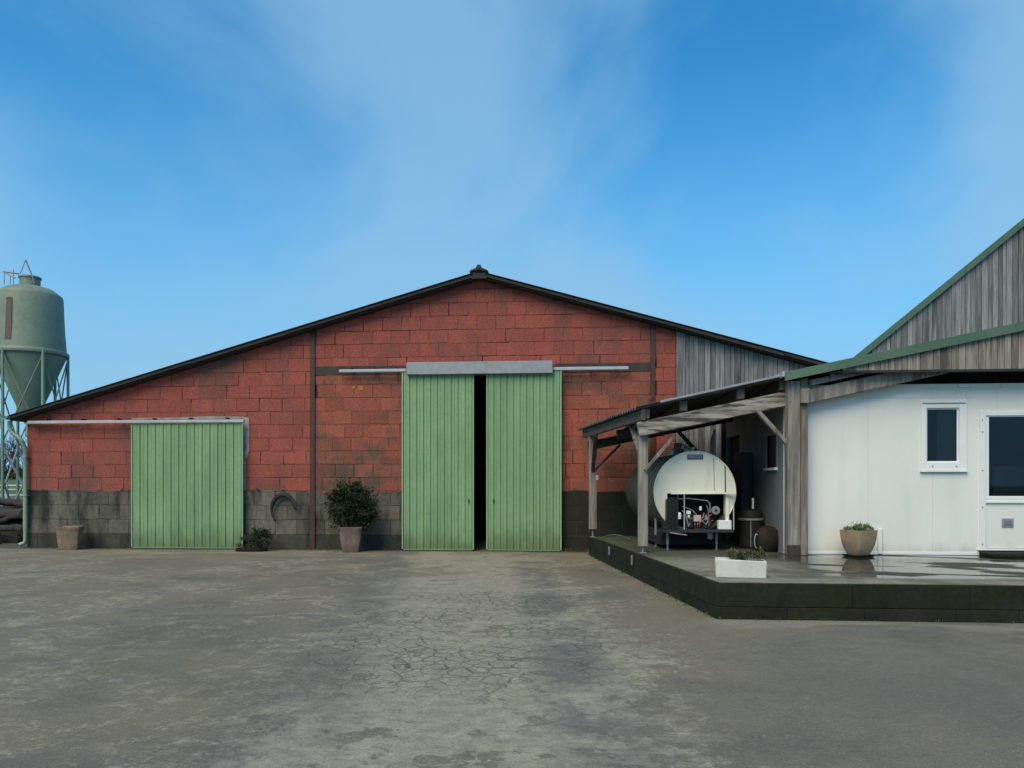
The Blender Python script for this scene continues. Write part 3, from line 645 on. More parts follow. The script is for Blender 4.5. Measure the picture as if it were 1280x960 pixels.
sliding_door('sliding_door', 'tall green ribbed sliding door leaf hung left of the dark gap', 'door', 502.5, 592.5, 465, 688, 16.93, 10, (586,626))
sliding_door('sliding_door', 'tall green ribbed sliding door leaf hung right of the dark gap', 'door', 608, 702, 464, 688, 16.93, 11, (617,626))
sliding_door('sliding_door', 'low wide green ribbed sliding door under a long pale rail', 'door', 164.5, 304, 530, 685, 16.96, 14, None)

# ------------------------------------------------------------------ open lean-to shed with tank
shed = thing('open_shed', 'weathered timber lean-to shed with corrugated sheet roof sheltering the tank', 'shed', (1.1, 12.2, PZ))
YF = 12.1
P2 = at(803.5, 607, 12.15); P1 = at(741, 607, 15.75)
def ex(y): # plan position of the eave
    f = (y-12.1)/(16.0-12.1); return .93+(.18-.93)*f
EZ, RX, RZ = 2.64, 3.27, 3.115
ys_ = [11.84, 12.7, 13.6, 14.5, 15.4, 16.35]
for i in range(5):
    q = MB(); corrugated(q, lambda s_: ((ex(s_)-rv.uniform(0,.01), s_, EZ+.004*(i%2)),(RX, s_, RZ+.004*(i%2))), ys_[i], ys_[i+1]+.05, .15, .024, .007, 10); q.build('roof_sheet', 'fibre_cement', shed)
MB().beam((ex(11.84)+.35,11.825,EZ+(RZ-EZ)*.35/(RX-.93)+.012),(RX-.02,11.825,RZ+.012), .03, .035, ch=.006).build('verge_strip', 'galv', shed)
def post(x, y, w_, z0, z1, mat='post_wood'):
    p = MB().box((x-w_/2,y-w_/2,z0),(x+w_/2,y+w_/2,z1), .008).build('post', mat, shed)
    if z0 > PZ+.02:
        q = MB(); q.tube([(x,y,PZ),(x,y,z0)], .017, 10); q.box((x-w_*.35,y-w_*.35,PZ),(x+w_*.35,y+w_*.35,PZ+.008)); q.build('post_foot', 'galv', p)
    return p
post(P2.x, 12.15, .15, PZ+.10, 2.60); post(P1.x, 15.75, .16, PZ+.16, 2.50)
# main pair of posts at the corner of the dairy
xa, xb, xc = ax(985,11.8), ax(1001,11.8), ax(1011,11.8)
MB().box((xa,11.80,PZ),(xb-.004,12.0,3.02), .01).build('post', 'post_wood', shed)
MB().box((xb,11.83,PZ),(xc,11.98,3.06), .01).build('post', 'post_wood', shed)
MB().box((xb-.012,11.745,2.68),(xc-.004,11.825,2.90), .006).build('beam_end', 'post_wood', shed)
MB().box((xa-.02,11.785,PZ),(xb-.006,11.798,PZ+.16), .003).build('post_shoe', 'dark_wood', shed)
# rafters
def rafter(y, x0, x1, zb0, zb1, ht, wd, mat, name='rafter'):
    return MB().beam((x0,y,zb0+ht/2),(x1,y,zb1+ht/2), wd, ht, ch=.012).build(name, mat, shed)
rafter(11.99, P2.x-.09, xb-.01, 2.20, 2.69, .225, .10, 'beam_wood')
rafter(12.25, P2.x-.02, xa+.1, 2.30, 2.76, .17, .05, 'beam_wood')
rafter(15.75, P1.x-.1, 3.2, 2.17, 2.74, .18, .08, 'dark_wood'); rafter(14.0, .8, 3.2, 2.28, 2.74, .17, .08, 'dark_wood')
# purlins running back on the rafters
for xp in (P2.x+.03, 1.70, 2.56, 3.2):
    zr = EZ+(RZ-EZ)*(xp-.93)/(RX-.93)
    MB().box((xp-.06,11.95,zr-.205),(xp+.06,16.3,zr-.035), .012).build('purlin', 'shaded_wood', shed)
MB().beam((ex(11.9)+.12,11.9,2.535),(ex(16.3)+.12,16.3,2.535), .07, .17).build('eave_beam', 'shaded_wood', shed)
MB().beam((P1.x+.05,15.9,2.31),(1.05,15.9,2.40), .06, .05).build('rail', 'post_wood', shed)
def brace(p0, p1, w_=.09, mat='post_wood'): MB().beam(p0, p1, w_*.6, w_, up=(0,1,0) if abs(p0[1]-p1[1]) < .3 else (1,0,0)).build('brace', mat, shed)
a, b = at(806,588,12.05), at(843,545,12.05); brace(a, b)
a, b = at(986,557,11.95), at(946,513,11.95); brace(a, b, .10)
brace((P2.x-.02,12.24,1.93), (P2.x-.12,12.95,2.46), .08); brace((P1.x,15.66,1.75), (P1.x+.04,15.05,2.44), .08, 'dark_wood'); brace((P1.x+.06,15.7,1.78), (P1.x+.55,15.7,2.28), .08, 'dark_wood')
brace(at(846,537,14.0), at(876,570,14.0), .10, 'dark_wood')
MB().box((P1.x+.06,15.6,1.56),(P1.x+.11,15.63,1.66), .004).build('socket_box', 'galv_light', shed)

# pale board upright behind tank
p = at(890.5,536,15.4)
q = MB(); q.prism([(p.x-.045,PZ),(p.x+.06,PZ),(p.x+.06,p.z-.02),(p.x+.03,p.z),(p.x-.045,p.z-.25)], 15.38, 15.42); o = q.build('upright_board', 'galv_light')
tag(o, 'pale narrow board with slanted top standing behind the tank', 'board')

# ------------------------------------------------------------------ milk tank
TR = .655; TL = 3.0; tp = at(868.5, 607, 12.55); TZ = 1.345-PZ
tank = thing('milk_tank', 'large cream cylindrical milk tank with open cooling unit under the shed', 'tank', (tp.x, 12.55, PZ), R(4.9))
q = MB(); prof = [(TR-.06,.0),(TR-.012,.0),(TR,.012),(TR,.5),(TR+.006,.505),(TR+.006,.53),(TR,.535),(TR,TL-.05),(TR-.05,TL+.02),(TR*.6,TL+.11),(.01,TL+.15)]
vs_prof = [(r_,h_+.03) for r_,h_ in prof]
q.lathe(vs_prof, (0,0,TZ), 56, 'y'); q.f = [f for f in q.f if len(f) < 40]; q.build('shell', 'tank_shell', tank, local=True, smooth=True)
q = MB(); q.lathe([(TR-.02,.42),(TR-.02,.44)], (0,0,TZ), 40, 'y'); q.build('bulkhead', 'black_void', tank, local=True)
# front cover: disc with the machine bay cut out below
nx0, nx1, nz = -.45, .545, -.02
def circ(x_): return -math.sqrt(max(0, (TR)**2-x_**2))
a0 = math.atan2(circ(nx1), nx1); a1 = math.atan2(circ(nx0), nx0)+2*math.pi; N = 70
outl = [(TR*math.cos(a0+(a1-a0)*i/N), TR*math.sin(a0+(a1-a0)*i/N)) for i in range(N+1)]
# strips of the dome: rings of the same outline above the bay
def dome(x_, z_): return -.055*(1-min(1,(x_*x_+z_*z_)/(TR*TR)))
vs = []; fs = []; cols_ = [(-TR+.004)+(2*TR-.008)*i/64 for i in range(65)]
cols_ = sorted(set([round(x_,4) for x_ in cols_]+[nx0,nx1])); rows = 18; grid = {}
for i, x_ in enumerate(cols_):
    top_ = math.sqrt(max(1e-6, TR*TR-x_*x_)); bot = nz if nx0 <= x_ <= nx1 else -top_
    for j in range(rows+1):
        z_ = bot+(top_-bot)*j/rows; grid[i,j] = len(vs); vs.append((x_, dome(x_,z_), z_+TZ))
for i in range(len(cols_)-1):
    if cols_[i] in (nx0,) or (cols_[i] < nx0 <= cols_[i+1]) or (cols_[i] < nx1 and nx1 <= cols_[i] ): pass
    for j in range(rows): fs.append((grid[i,j],grid[i+1,j],grid[i+1,j+1],grid[i,j+1]))
# side cheeks of the bay get straight edges: extra strips left and right of the notch
q = MB(); q.add(vs, fs)
iL = cols_.index(nx0); iR = cols_.index(nx1)
# drop the sheared columns beside the notch and refill them
q.f = [f for f in q.f if not any((f == (grid[i,j],grid[i+1,j],grid[i+1,j+1],grid[i,j+1])) for i in (iL-1,iR) for j in range(rows))]; q.mi = [0]*len(q.f)
for (i0_, xe_) in ((iL-1, nx0), (iR+1, nx1)):
    xs0 = cols_[i0_]; xm = xe_
    vs2 = []; fs2 = []
    for j in range(rows+1):
        for x_ in ((xs0, xm) if xs0 < xm else (xm, xs0)):
            t_ = math.sqrt(max(1e-6, TR*TR-x_*x_)); z_ = -t_+2*t_*j/rows; vs2.append((x_, dome(x_,z_), z_+TZ))
    for j in range(rows): fs2.append((2*j,2*j+1,2*j+3,2*j+2))
    q.add(vs2, fs2)
fc = q.build('front_cover', 'tank_white', tank, local=True, smooth=True)
q = MB(); q.tube([(TR*math.cos(a0+(a1-a0)*i/60), -.004, TZ+TR*math.sin(a0+(a1-a0)*i/60)) for i in range(61)], .012, 6); q.build('rim', 'tank_white', tank, local=True, smooth=True)
for (xg, zt_, zb_) in ((.30,.55,.02),(.485,.42,0.0)):
    w_ = .004 if xg < .4 else .009
    q = MB(); q.add([(xg+sx_*w_, dome(xg,z_)-.004, TZ+z_) for z_ in [zb_+(zt_-zb_)*k/8 for k in range(9)] for sx_ in (-1,1)], [(2*k,2*k+1,2*k+3,2*k+2) for k in range(8)]); q.build('panel_joint', 'machine_dark' if w_ > .005 else 'tank_shell', tank, local=True)
q = MB(); q.beam((nx0+.05,-.075,TZ+nz-.005),(TR-.01,-.075,TZ+nz+.0), .05, .02, ch=.004); q.build('shelf_edge', 'white_pvc', tank, local=True)
# name plate with lettering
q = MB(); pz = TZ+.565; px_ = .0; q.cbox(Vector((px_,dome(px_,.565)-.012,pz)), Vector((1,0,0)), Vector((0,1,0)), Vector((0,0,1)), .125,.008,.04,.003); npl = q.build('name_plate', 'nameplate', tank, local=True)
cu = bpy.data.curves.new('lettering', 'FONT'); cu.body = 'FRECO'; cu.size = .068; cu.align_x = 'CENTER'; cu.align_y = 'CENTER'; cu.extrude = .001; cu.space_character = 1.08
tmp = bpy.data.objects.new('lettering_tmp', cu); col.objects.link(tmp); dg = bpy.context.evaluated_depsgraph_get(); me = bpy.data.meshes.new_from_object(tmp.evaluated_get(dg)); bpy.data.objects.remove(tmp)
me.materials.clear(); me.materials.append(M['lettering']); lo = bpy.data.objects.new('lettering', me); col.objects.link(lo); lo.parent = npl; lo.rotation_euler = (R(90),0,0); lo.location = (0,-.0102,0)
# machine bay: frame and contents
def tp_(name, mat, fn, smooth=False): q_ = MB(); fn(q_); return q_.build(name, mat, tank, local=True, smooth=smooth)
fl = TZ-.60
tp_('bay_floor', 'machine_dark', lambda q: q.box((nx0-.06,-.10,fl-.05),(nx1+.06,.40,fl), .006))
tp_('bay_side', 'machine_dark', lambda q: q.box((nx0-.004,.03,fl),(nx0+.016,.40,TZ+nz)))
tp_('bay_side', 'tank_white', lambda q: q.box((nx1-.055,-.03,fl+.06),(nx1+.0,.10,TZ+nz-.012), .004))
tp_('radiator', 'machine_dark', lambda q: [q.box((nx0-.03+i*.022,-.10,fl+.002),(nx0-.018+i*.022,.16,TZ+nz-.06-.012*max(0,3-i))) for i in range(9)])
for x_ in (-.19, .60): tp_('frame_rod', 'galv_light', lambda q: q.tube([(x_,-.09,fl+.0),(x_,-.09,TZ+nz-.01)], .010, 8))
tp_('frame_rod', 'galv', lambda q: q.tube([(-.285,-.05,fl+.02),(-.285,-.05,TZ+nz-.02)], .006, 8))
tp_('canister', 'white_pvc', lambda q: q.lathe([(.02,0),(.03,.01),(.03,.09),(.02,.11)], (-.265,-.07,fl+1.28*.13), 12))
tp_('compressor', 'machine_dark', lambda q: q.lathe([(.09,0),(.12,.03),(.12,.2),(.09,.26),(.03,.28)], (-.07,.12,fl+1.28*.002), 18), True)
tp_('switch_box', 'white_pvc', lambda q: q.box((-.145,-.05,fl+1.28*.19),(-.075,.0,fl+1.28*.235), .006))
tp_('switch_box', 'white_pvc', lambda q: q.box((-.125,-.055,fl+1.28*.15),(-.09,-.01,fl+1.28*.18), .006))
tp_('control_box', 'pink_box', lambda q: q.box((-.03,-.07,fl+1.28*.10),(.085,-.02,fl+1.28*.18), .006))
for i in range(3): tp_('wire', 'copper', lambda q: q.tube([(-.01+i*.035,-.05,fl+1.28*.10),(-.012+i*.04,-.06,fl+1.28*.06),(.0+i*.03,-.03,fl+1.28*.005)], .005, 6))
tp_('filter', 'white_pvc', lambda q: q.lathe([(.018,0),(.022,.015),(.022,.05),(.014,.065)], (.085,-.03,fl+1.28*.24), 12))
tp_('motor', 'machine_dark', lambda q: q.lathe([(.07,0),(.1,.02),(.1,.2),(.06,.25)], (.20,.10,fl+1.28*.002), 18), True)
tp_('pipe', 'machine_grey', lambda q: q.tube([(.24,-.02,fl+1.28*.21),(.24,-.02,fl+1.28*.32),(.20,-.02,fl+1.28*.36),(-.1,-.01,fl+1.28*.39),(-.36,0,fl+1.28*.38)], .010, 8), True)
tp_('pressure_dial', 'machine_grey', lambda q: q.lathe([(.062,0),(.068,.008),(.068,.04)], (.325,-.06,fl+1.28*.24), 24, 'y'))
tp_('fan_hub', 'machine_dark', lambda q: q.lathe([(.018,0),(.022,.012)], (.325,-.073,fl+1.28*.24), 16, 'y'))
tp_('valve', 'machine_grey', lambda q: q.lathe([(.012,0),(.018,.02),(.012,.07)], (.17,-.05,fl+1.28*.12), 10))
tp_('valve', 'machine_grey', lambda q: q.tube([(.16,-.06,fl+1.28*.06),(.19,-.06,fl+1.28*.10),(.185,-.06,fl+1.28*.16)], .008, 6))
rz_ = random.Random(6)
for i in range(9):
    xa_, xb_ = rz_.uniform(-.25,.3), rz_.uniform(-.2,.42); za_, zb_ = fl+rz_.uniform(.05,.45), fl+rz_.uniform(.02,.3)
    tp_('hose', ('rubber','copper','machine_grey','galv')[i % 4], lambda q: q.tube([(xa_,.02,za_),(xa_*.7+xb_*.3,-.05,za_-.06),(xa_*.3+xb_*.7,-.06,zb_-.05),(xb_,.0,zb_)], .007, 6), True)
tp_('electric_box', 'white_pvc', lambda q: q.box((.355,-.105,fl+.002),(.565,.0,fl+.15), .010))
tp_('foot_plate', 'machine_grey', lambda q: q.beam((nx0+.02,-.12,fl-.045),(-.16,-.12,fl-.085), .10, .02))
# legs, drain, top fittings
for (x_, y_) in ((-.40,.18),(.40,.18),(-.40,2.6),(.40,2.6),(-.45,.9)):
    zt_ = TZ-math.sqrt(TR*TR-x_*x_)+.05
    lg = tp_('leg', 'machine_grey', lambda q: q.tube([(x_,y_,.10),(x_,y_,zt_)], .026, 10)); q = MB(); q.tube([(x_,y_,.004),(x_,y_,.11)], .014, 8); q.lathe([(.03,0),(.03,.012)], (x_,y_,0), 12); q.build('adjuster', 'galv', lg if False else tank, local=True)
tp_('shade_filler', 'black_void', lambda q: (q.box((-.48,.42,.06),(.52,2.7,.20), .01), q.box((-.44,.34,.20),(.54,2.5,fl-.052), .01)))  # added black boxes that stand in for the shade under the tank
tp_('manhole', 'machine_grey', lambda q: q.lathe([(.17,0),(.17,.07),(.19,.075),(.19,.10),(.05,.13)], (0,1.3,TZ+TR-.02), 24), True)
tp_('agitator_motor', 'machine_dark', lambda q: (q.box((-.24,.34,TZ+TR-.075),(-.13,.46,TZ+TR+.16), .01)))
tp_('gear_case', 'machine_grey', lambda q: q.lathe([(.07,0),(.07,.07),(.05,.10),(.03,.12)], (-.04,.4,TZ+TR-.02), 16), True)
tp_('cap', 'white_pvc', lambda q: q.lathe([(.03,0),(.03,.03)], (.06,.36,TZ+TR+.05), 12))
tp_('pipe', 'machine_grey', lambda q: q.tube([(-.2,.4,TZ+TR+.12),(-.1,.4,TZ+TR+.13),(.02,.38,TZ+TR+.06),(.07,.36,TZ+TR-.02)], .016, 8), True)
tp_('outlet_valve', 'machine_grey', lambda q: q.lathe([(.04,0),(.05,.02),(.05,.10),(.03,.13)], (.28,.12,.18), 14))

# green hose arching over the slab
p0, p1 = at(752,671,14.9), at(788,671,14.7); p0.z = p1.z = PZ+.016
pts = [p0.lerp(p1, i/16)+Vector((0,.25*math.sin(math.pi*i/16),.075*math.sin(math.pi*i/16)**.7)) for i in range(17)]
q = MB(); q.tube(pts, .015, 8); o = q.build('garden_hose', 'hose_green', smooth=True); tag(o, 'green hose arching over the slab between the two outer shed posts', 'hose')

# dark bin, barrel and locker on the right of the tank
bx_ = at(938, 690, 13.3); bn = thing('machine_drum', 'dark drum with black lid and pale pipe between tank and shed wall', 'drum', (bx_.x,13.3,PZ))
q = MB(); q.lathe([(.17,.0),(.19,.02),(.19,.46),(.20,.47)], (0,0,0), 24); q.build('body', 'black_void', bn, local=True, smooth=True)
q = MB(); q.lathe([(.205,.462),(.215,.47),(.215,.50),(.20,.505)], (0,0,0), 24); q.build('rim', 'machine_grey', bn, local=True, smooth=True)
q = MB(); q.lathe([(.20,.506),(.205,.56),(.17,.63),(.08,.66)], (0,0,0), 24); q.build('lid', 'rubber', bn, local=True, smooth=True)
q = MB(); q.tube([(.03,-.05,.60),(.03,-.05,.84)], .018, 10); q.build('pipe', 'white_pvc', bn, local=True)
q = MB(); q.tube([(-.04,-.205,.02),(-.04,-.205,.46)], .010, 8); q.build('drain_pipe', 'galv', bn, local=True)
bp = at(958, 690, 12.6); b2 = thing('clay_jar', 'round brown jar with dark opening beside the corner post', 'jar', (bp.x,12.55,PZ))
q = MB(); q.lathe([(.13,0),(.165,.04),(.18,.12),(.185,.24),(.16,.33),(.10,.39),(.03,.41)], (0,0,0), 24); q.build('body', 'rusty_brown', b2, local=True, smooth=True)
q = MB(); q.tube([(-.19+.03*math.cos(t),-.10,.17+.11*math.sin(t)) for t in [math.pi*.35+math.pi*1.2*i/12 for i in range(13)]], .010, 8); q.build('handle', 'galv', b2, local=True, smooth=True)
lk = at(930, 690, 14.5); o = MB().box((3.03,14.15,PZ),(3.24,14.75,2.05), .01).build('narrow_locker', 'machine_dark'); tag(o, 'tall narrow black locker against the shaded shed wall', 'locker')

# ------------------------------------------------------------------ dairy building
YW = 12.08; WX0 = 3.29; WT = az_(1150,485,YW); 
dairy = thing('dairy_building', 'white panelled dairy building with green edged canopy and weathered timber gable', 'building', (WX0, YW, PZ))
wx0, wx1, wz0, wz1 = ax(1151,YW), ax(1207,YW), az_(1180,587.5,YW), az_(1180,501,YW)
dx0, dx1, dz0, dz1 = ax(1224,YW), ax(1224,YW)+.98, .505, az_(1240,514,YW)
holes = [(wx0,wx1,wz0,wz1),(dx0,dx1,PZ,dz1)]
edges = [WX0, ax(1085,YW), ax(1165.5,YW)]; st = edges[2]-edges[1]
while edges[-1] < 10: edges.append(edges[-1]+st)
for i in range(len(edges)-1):
    a, b = edges[i]+.001, edges[i+1]-.001; q = MB()
    xs_ = sorted({a,b}|{x_ for h_ in holes for x_ in h_[:2] if a < x_ < b}); zs_ = sorted({PZ+.004,WT}|{z_ for h_ in holes for z_ in h_[2:] if PZ+.01 < z_ < WT})
    hit = any(h_[0] < b and h_[1] > a for h_ in holes)
    if not hit: q.box((a,YW,PZ+.004),(b,YW+.08,WT), .0015)
    else:
        for k in range(len(xs_)-1):
            for l in range(len(zs_)-1):
                cx_, cz_ = (xs_[k]+xs_[k+1])/2, (zs_[l]+zs_[l+1])/2
                if any(h_[0] < cx_ < h_[1] and h_[2] < cz_ < h_[3] for h_ in holes): continue
                q.box((xs_[k],YW,zs_[l]),(xs_[k+1],YW+.08,zs_[l+1]))
    q.build('wall_panel', 'white_panel', dairy)
# shallow cover strips
ztr = az_(1100,498,YW)
MB().box((WX0+.3,YW-.006,ztr),(dx0-.05,YW-.001,ztr+.02), .002).build('cover_strip', 'white_panel', dairy)
MB().box((WX0,YW-.010,PZ+.003),(dx0-.03,YW-.001,PZ+.05), .003).build('base_strip', 'white_pvc', dairy)
px_ = ax(1099,YW); MB().box((px_-.03,YW-.045,PZ+.01),(px_+.03,YW-.012,PZ+.40), .008).build('waste_pipe', 'white_pvc', dairy)
# rear walls, side wall and ceiling of the room
SX = 3.25
sw = []
wy0, wy1, wsz0, wsz1 = 12.55, 13.15, 1.74, 2.27; oy0, oy1, oz1 = 15.3, 16.5, 2.45
for (y0,y1,z0,z1) in ((YW+.082,wy0,PZ,WT),(wy0,wy1,PZ,wsz0),(wy0,wy1,wsz1,WT),(wy1,oy0,PZ,WT),(oy0,oy1,oz1,WT),(oy1,16.95,PZ,WT)): sw.append(((SX,y0,z0),(SX+.08,y1,z1)))
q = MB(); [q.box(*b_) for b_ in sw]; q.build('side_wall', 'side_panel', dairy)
MB().box((SX-.004,YW-.012,PZ+.004),(WX0-.002,YW+.08,WT)).build('corner_strip', 'white_panel', dairy)
q = MB(); sidew = q.box((SX-.012,wy0-.05,wsz0-.05),(SX+.03,wy0,wsz1+.05)).box((SX-.012,wy1,wsz0-.05),(SX+.03,wy1+.05,wsz1+.05)).box((SX-.012,wy0,wsz1),(SX+.03,wy1,wsz1+.05)).build('window', 'side_panel', dairy)
MB().box((SX-.05,wy0-.06,wsz0-.045),(SX+.03,wy1+.06,wsz0-.001), .006).build('sill', 'white_pvc', sidew); MB().box((SX+.03,wy0,wsz0),(SX+.036,wy1,wsz1)).build('pane', 'machine_dark', sidew)
MB().box((SX+.09,oy0,PZ),(SX+.11,oy1,oz1)).build('doorway_dark_sheet', 'black_void', dairy)  # black sheet painting the darkness of the open doorway
MB().box((SX+.11,16.87,PZ),(10.2,16.95,WT)).build('rear_wall', 'interior_wall', dairy)
MB().box((SX+.11,15.0,PZ),(10.2,15.06,WT-.02)).build('inner_wall', 'interior_wall', dairy)
MB().box((SX+.002,YW+.004,WT+.001),(10.2,16.9,WT+.06)).build('ceiling', 'white_panel', dairy)
MB().box((10.12,YW+.09,PZ),(10.2,15.0,WT)).build('side_wall', 'side_panel', dairy)
# small window
fw = .105; q = MB()
q.box((wx0-.012,YW-.022,wz0-.012),(wx0+fw*.75,YW+.07,wz1+.012), .005).box((wx1-fw*.75-.02,YW-.022,wz0-.012),(wx1+.012,YW+.07,wz1+.012), .005)
q.box((wx0+fw*.75,YW-.020,wz1-.11),(wx1-fw*.75-.02,YW+.068,wz1+.010), .005).box((wx0+fw*.75,YW-.020,wz0-.010),(wx1-fw*.75-.02,YW+.068,wz0+.115), .005)
win = q.build('window', 'white_pvc', dairy)
q = MB(); a, b, c_, d_ = wx0+fw*.75, wx1-fw*.75-.02, wz0+.115, wz1-.11; a_w = a
q.box((a,YW+.012,c_),(a+.02,YW+.05,d_)).box((b-.02,YW+.012,c_),(b,YW+.05,d_)).box((a+.02,YW+.012,d_-.02),(b-.02,YW+.05,d_)).box((a+.02,YW+.012,c_),(b-.02,YW+.05,c_+.02)); q.build('sash', 'white_pvc', win)
MB().box((a+.018,YW+.028,c_+.018),(b-.018,YW+.034,d_-.018)).build('pane', 'glass', win)
MB().box((wx0+.01,YW-.034,wz1-.045),(wx1-.01,YW-.0225,wz1-.03), .003).build('drip_bar', 'galv', win)
MB().box((wx0-.02,YW-.05,wz0-.032),(wx1+.02,YW+.0,wz0-.013), .004).build('sill', 'white_pvc', win)
for f in (.25,.78): MB().lathe([(.011,0),(.011,.006)], (wx0+(wx1-wx0)*f,YW-.027,wz0+.055), 10, 'y').build('drain_cap', 'galv', win)
# glazed door
fw = .085; q = MB()
q.box((dx0,YW-.025,dz0),(dx0+fw,YW+.07,dz1), .005).box((dx1-fw,YW-.025,dz0),(dx1,YW+.07,dz1), .005).box((dx0+fw,YW-.023,dz1-.07),(dx1-fw,YW+.068,dz1-.001), .005)
door = q.build('door', 'white_pvc', dairy)
gz0, gz1 = az_(1250,623,YW), az_(1250,521,YW); gx0 = ax(1234.5,YW)+.005; gx1 = dx1-fw-.02
q = MB(); q.box((dx0+fw+.002,YW+.0,dz0+.004),(dx1-fw-.002,YW+.045,gz0-.02), .003); dl = q.build('lower_panel', 'white_panel', door)
q = MB(); q.box((dx0+fw+.002,YW-.004,gz0-.019),(dx1-fw-.002,YW+.048,gz0+.035), .006).box((dx0+fw+.002,YW-.002,gz0+.0351),(gx0+.012,YW+.046,dz1-.072)).box((gx1-.012,YW-.002,gz0+.0351),(dx1-fw-.002,YW+.046,dz1-.072)).box((gx0+.0121,YW-.002,gz1),(gx1-.0121,YW+.046,dz1-.072)); q.build('sash', 'white_pvc', door)
MB().box((gx0+.010,YW+.02,gz0+.034),(gx1-.010,YW+.026,gz1+.004)).build('pane', 'glass', door)
MB().box((dx0+fw+.002,YW-.03,gz0-.075),(dx1-fw-.002,YW-.0045,gz0-.03), .008).build('drip_bar', 'white_pvc', door)
a, b = at(1252,659,YW), at(1266.5,648,YW); vn = MB().box((a.x,YW-.016,a.z),(b.x,YW-.001,b.z), .004).build('vent', 'galv', door)
for i in range(4): MB().box((a.x+.025,YW-.024,a.z+.026+i*.021),(b.x-.025,YW-.0165,a.z+.036+i*.021)).build('vent_slat', 'machine_grey', vn)
for py in (525,540,588,634,680): p = at(1227,py,YW); MB().lathe([(.010,0),(.010,.006)], (p.x,YW-.031,p.z), 8, 'y').build('screw', 'galv', door)
MB().box((gx1-.0,YW-.03,1.35),(gx1+.05,YW-.003,1.55), .005).build('handle', 'galv', door)
MB().box((dx0-.03,YW-.03,dz0-.03),(dx1+.03,YW+.06,dz0-.001), .004).build('threshold', 'white_pvc', door)
MB().box((dx0-.01,YW-.42,PZ+.002),(dx1+.3,YW-.035,dz0-.045), .01).build('step', 'mossy_concrete', dairy)
MB().box((dx0-.0,YW-.0345,PZ+.002),(dx1,YW+.07,dz0-.032)).build('step_riser', 'mossy_concrete', dairy)
p = at(1205,482,YW-.02); MB().box((p.x-.075,YW-.03,WT+.002),(p.x+.075,YW+.0,WT+.055), .008).build('lamp_box', 'white_pvc', dairy)
MB().box((p.x+.05,YW-.018,wz1+.03),(p.x+.064,YW-.001,WT+.001)).build('cable_duct', 'white_pvc', dairy)
p = at(1254,481,YW-.02); MB().box((p.x-.03,YW-.03,WT+.002),(p.x+.03,YW+.0,WT+.03), .005).build('junction_box', 'white_pvc', dairy)
# window blind, and a grey box added to stand in for a door glass reflection
MB().box((a_w+.20,YW+.10,PZ+1.1),(wx1+.1,YW+.115,WT-.1)).build('blind', 'blind_reflection_grey', dairy)
o = MB().box((6.50,12.45,PZ),(7.6,12.9,1.75), .01).build('reflection_box', 'blind_reflection_grey'); tag(o, 'grey box added inside to stand in for a reflection in the glazed door', 'cabinet')
# canopy roof with green edge
YC = 11.66; GSL = .205
def gz_(x_): return 3.135+GSL*(x_-3.25)
XG0, XG1 = 3.16, 10.6
q = MB(); q.prism([(XG0,gz_(XG0)-.03),(XG1,gz_(XG1)-.03),(XG1,gz_(XG1)),(XG0,gz_(XG0))], YC+.022, 16.75); q.build('canopy_roof', 'green_metal', dairy)
q = MB(); npc = 4
for i in range(npc):
    xa_ = XG0-.02+(XG1-XG0)*i/npc; xb_ = XG0-.02+(XG1-XG0)*(i+1)/npc-.004
    MB().prism([(xa_,gz_(xa_)-.11),(xb_,gz_(xb_)-.11),(xb_,gz_(xb_)+.02),(xa_,gz_(xa_)+.02)], YC-.02, YC+.02).build('verge_flashing', 'green_metal', dairy)
MB().box((XG0-.05,YC+.02,gz_(XG0)-.05),(XG0-.012,16.7,gz_(XG0)+.03), .006).build('eave_flashing', 'galv_light', dairy)
ZB = az_(1150,463,YC+.05); x = 3.98
while x < XG1-.1:
    wd = rp.choice((.07,.08,.095,.11)); yo = YC+.035+rp.uniform(-.008,.008)
    z0_ = ZB+.006; za, zb = gz_(x)-.035, gz_(x+wd)-.035
    if zb-z0_ > .03: MB().slab([(x+.003,z0_),(x+wd-.003,z0_),(x+wd-.003,zb),(x+.003,max(z0_+.005,za))], yo, .025, .003).build('gable_plank', 'plank_front', dairy)
    x += wd
MB().box((3.75,YC+.03,ZB-.03),(XG1,YC+.09,ZB+.003), .005).build('gable_sill', 'fascia_dark', dairy)
MB().box((SX,YC+.11,gz_(XG0)-.0),(SX+.02,YC+.12,gz_(XG0)+.001)).build('clip', 'galv', dairy)
# canopy rafters and ties
MB().beam((xc+.01,11.9,2.79),(6.4,11.9,2.79+.215*(6.4-xc)), .09, .20).build('canopy_rafter', 'post_wood', dairy)
MB().beam((xc+.01,11.82,2.985),(4.4,11.82,2.985+.21*(4.4-xc)), .04, .085).build('canopy_rail', 'post_wood', dairy)
MB().prism([(ax(1038,11.75),gz_(4)-.22),(ax(1044,11.75),gz_(4)-.22),(ax(1044,11.75),gz_(4)-.09),(ax(1038,11.75),gz_(4)-.09)], 11.74, 11.79).build('bracket', 'green_metal', dairy)
MB().box((XG0,16.6,PZ),(XG1,16.7,gz_(XG0)-.05)).build('rear_cladding', 'dark_wood', dairy)
for y_ in (13.2,14.6,16.0): MB().beam((XG0+.1,y_,gz_(XG0+.1)-.13),(XG1,y_,gz_(XG1)-.13), .08, .18).build('canopy_rafter', 'dark_wood', dairy)
for x_ in (10.4,): MB().box((x_,11.8,PZ),(x_+.18,11.98,gz_(x_)-.1), .01).build('canopy_post', 'post_wood', dairy)
MB().prism([(WX0+.1,WT+.062),(10.5,WT+.062),(10.5,gz_(10.5)-.04),(WX0+.1,gz_(WX0+.1)-.04)], 12.75, 12.8).build('loft_screen', 'dark_wood', dairy)

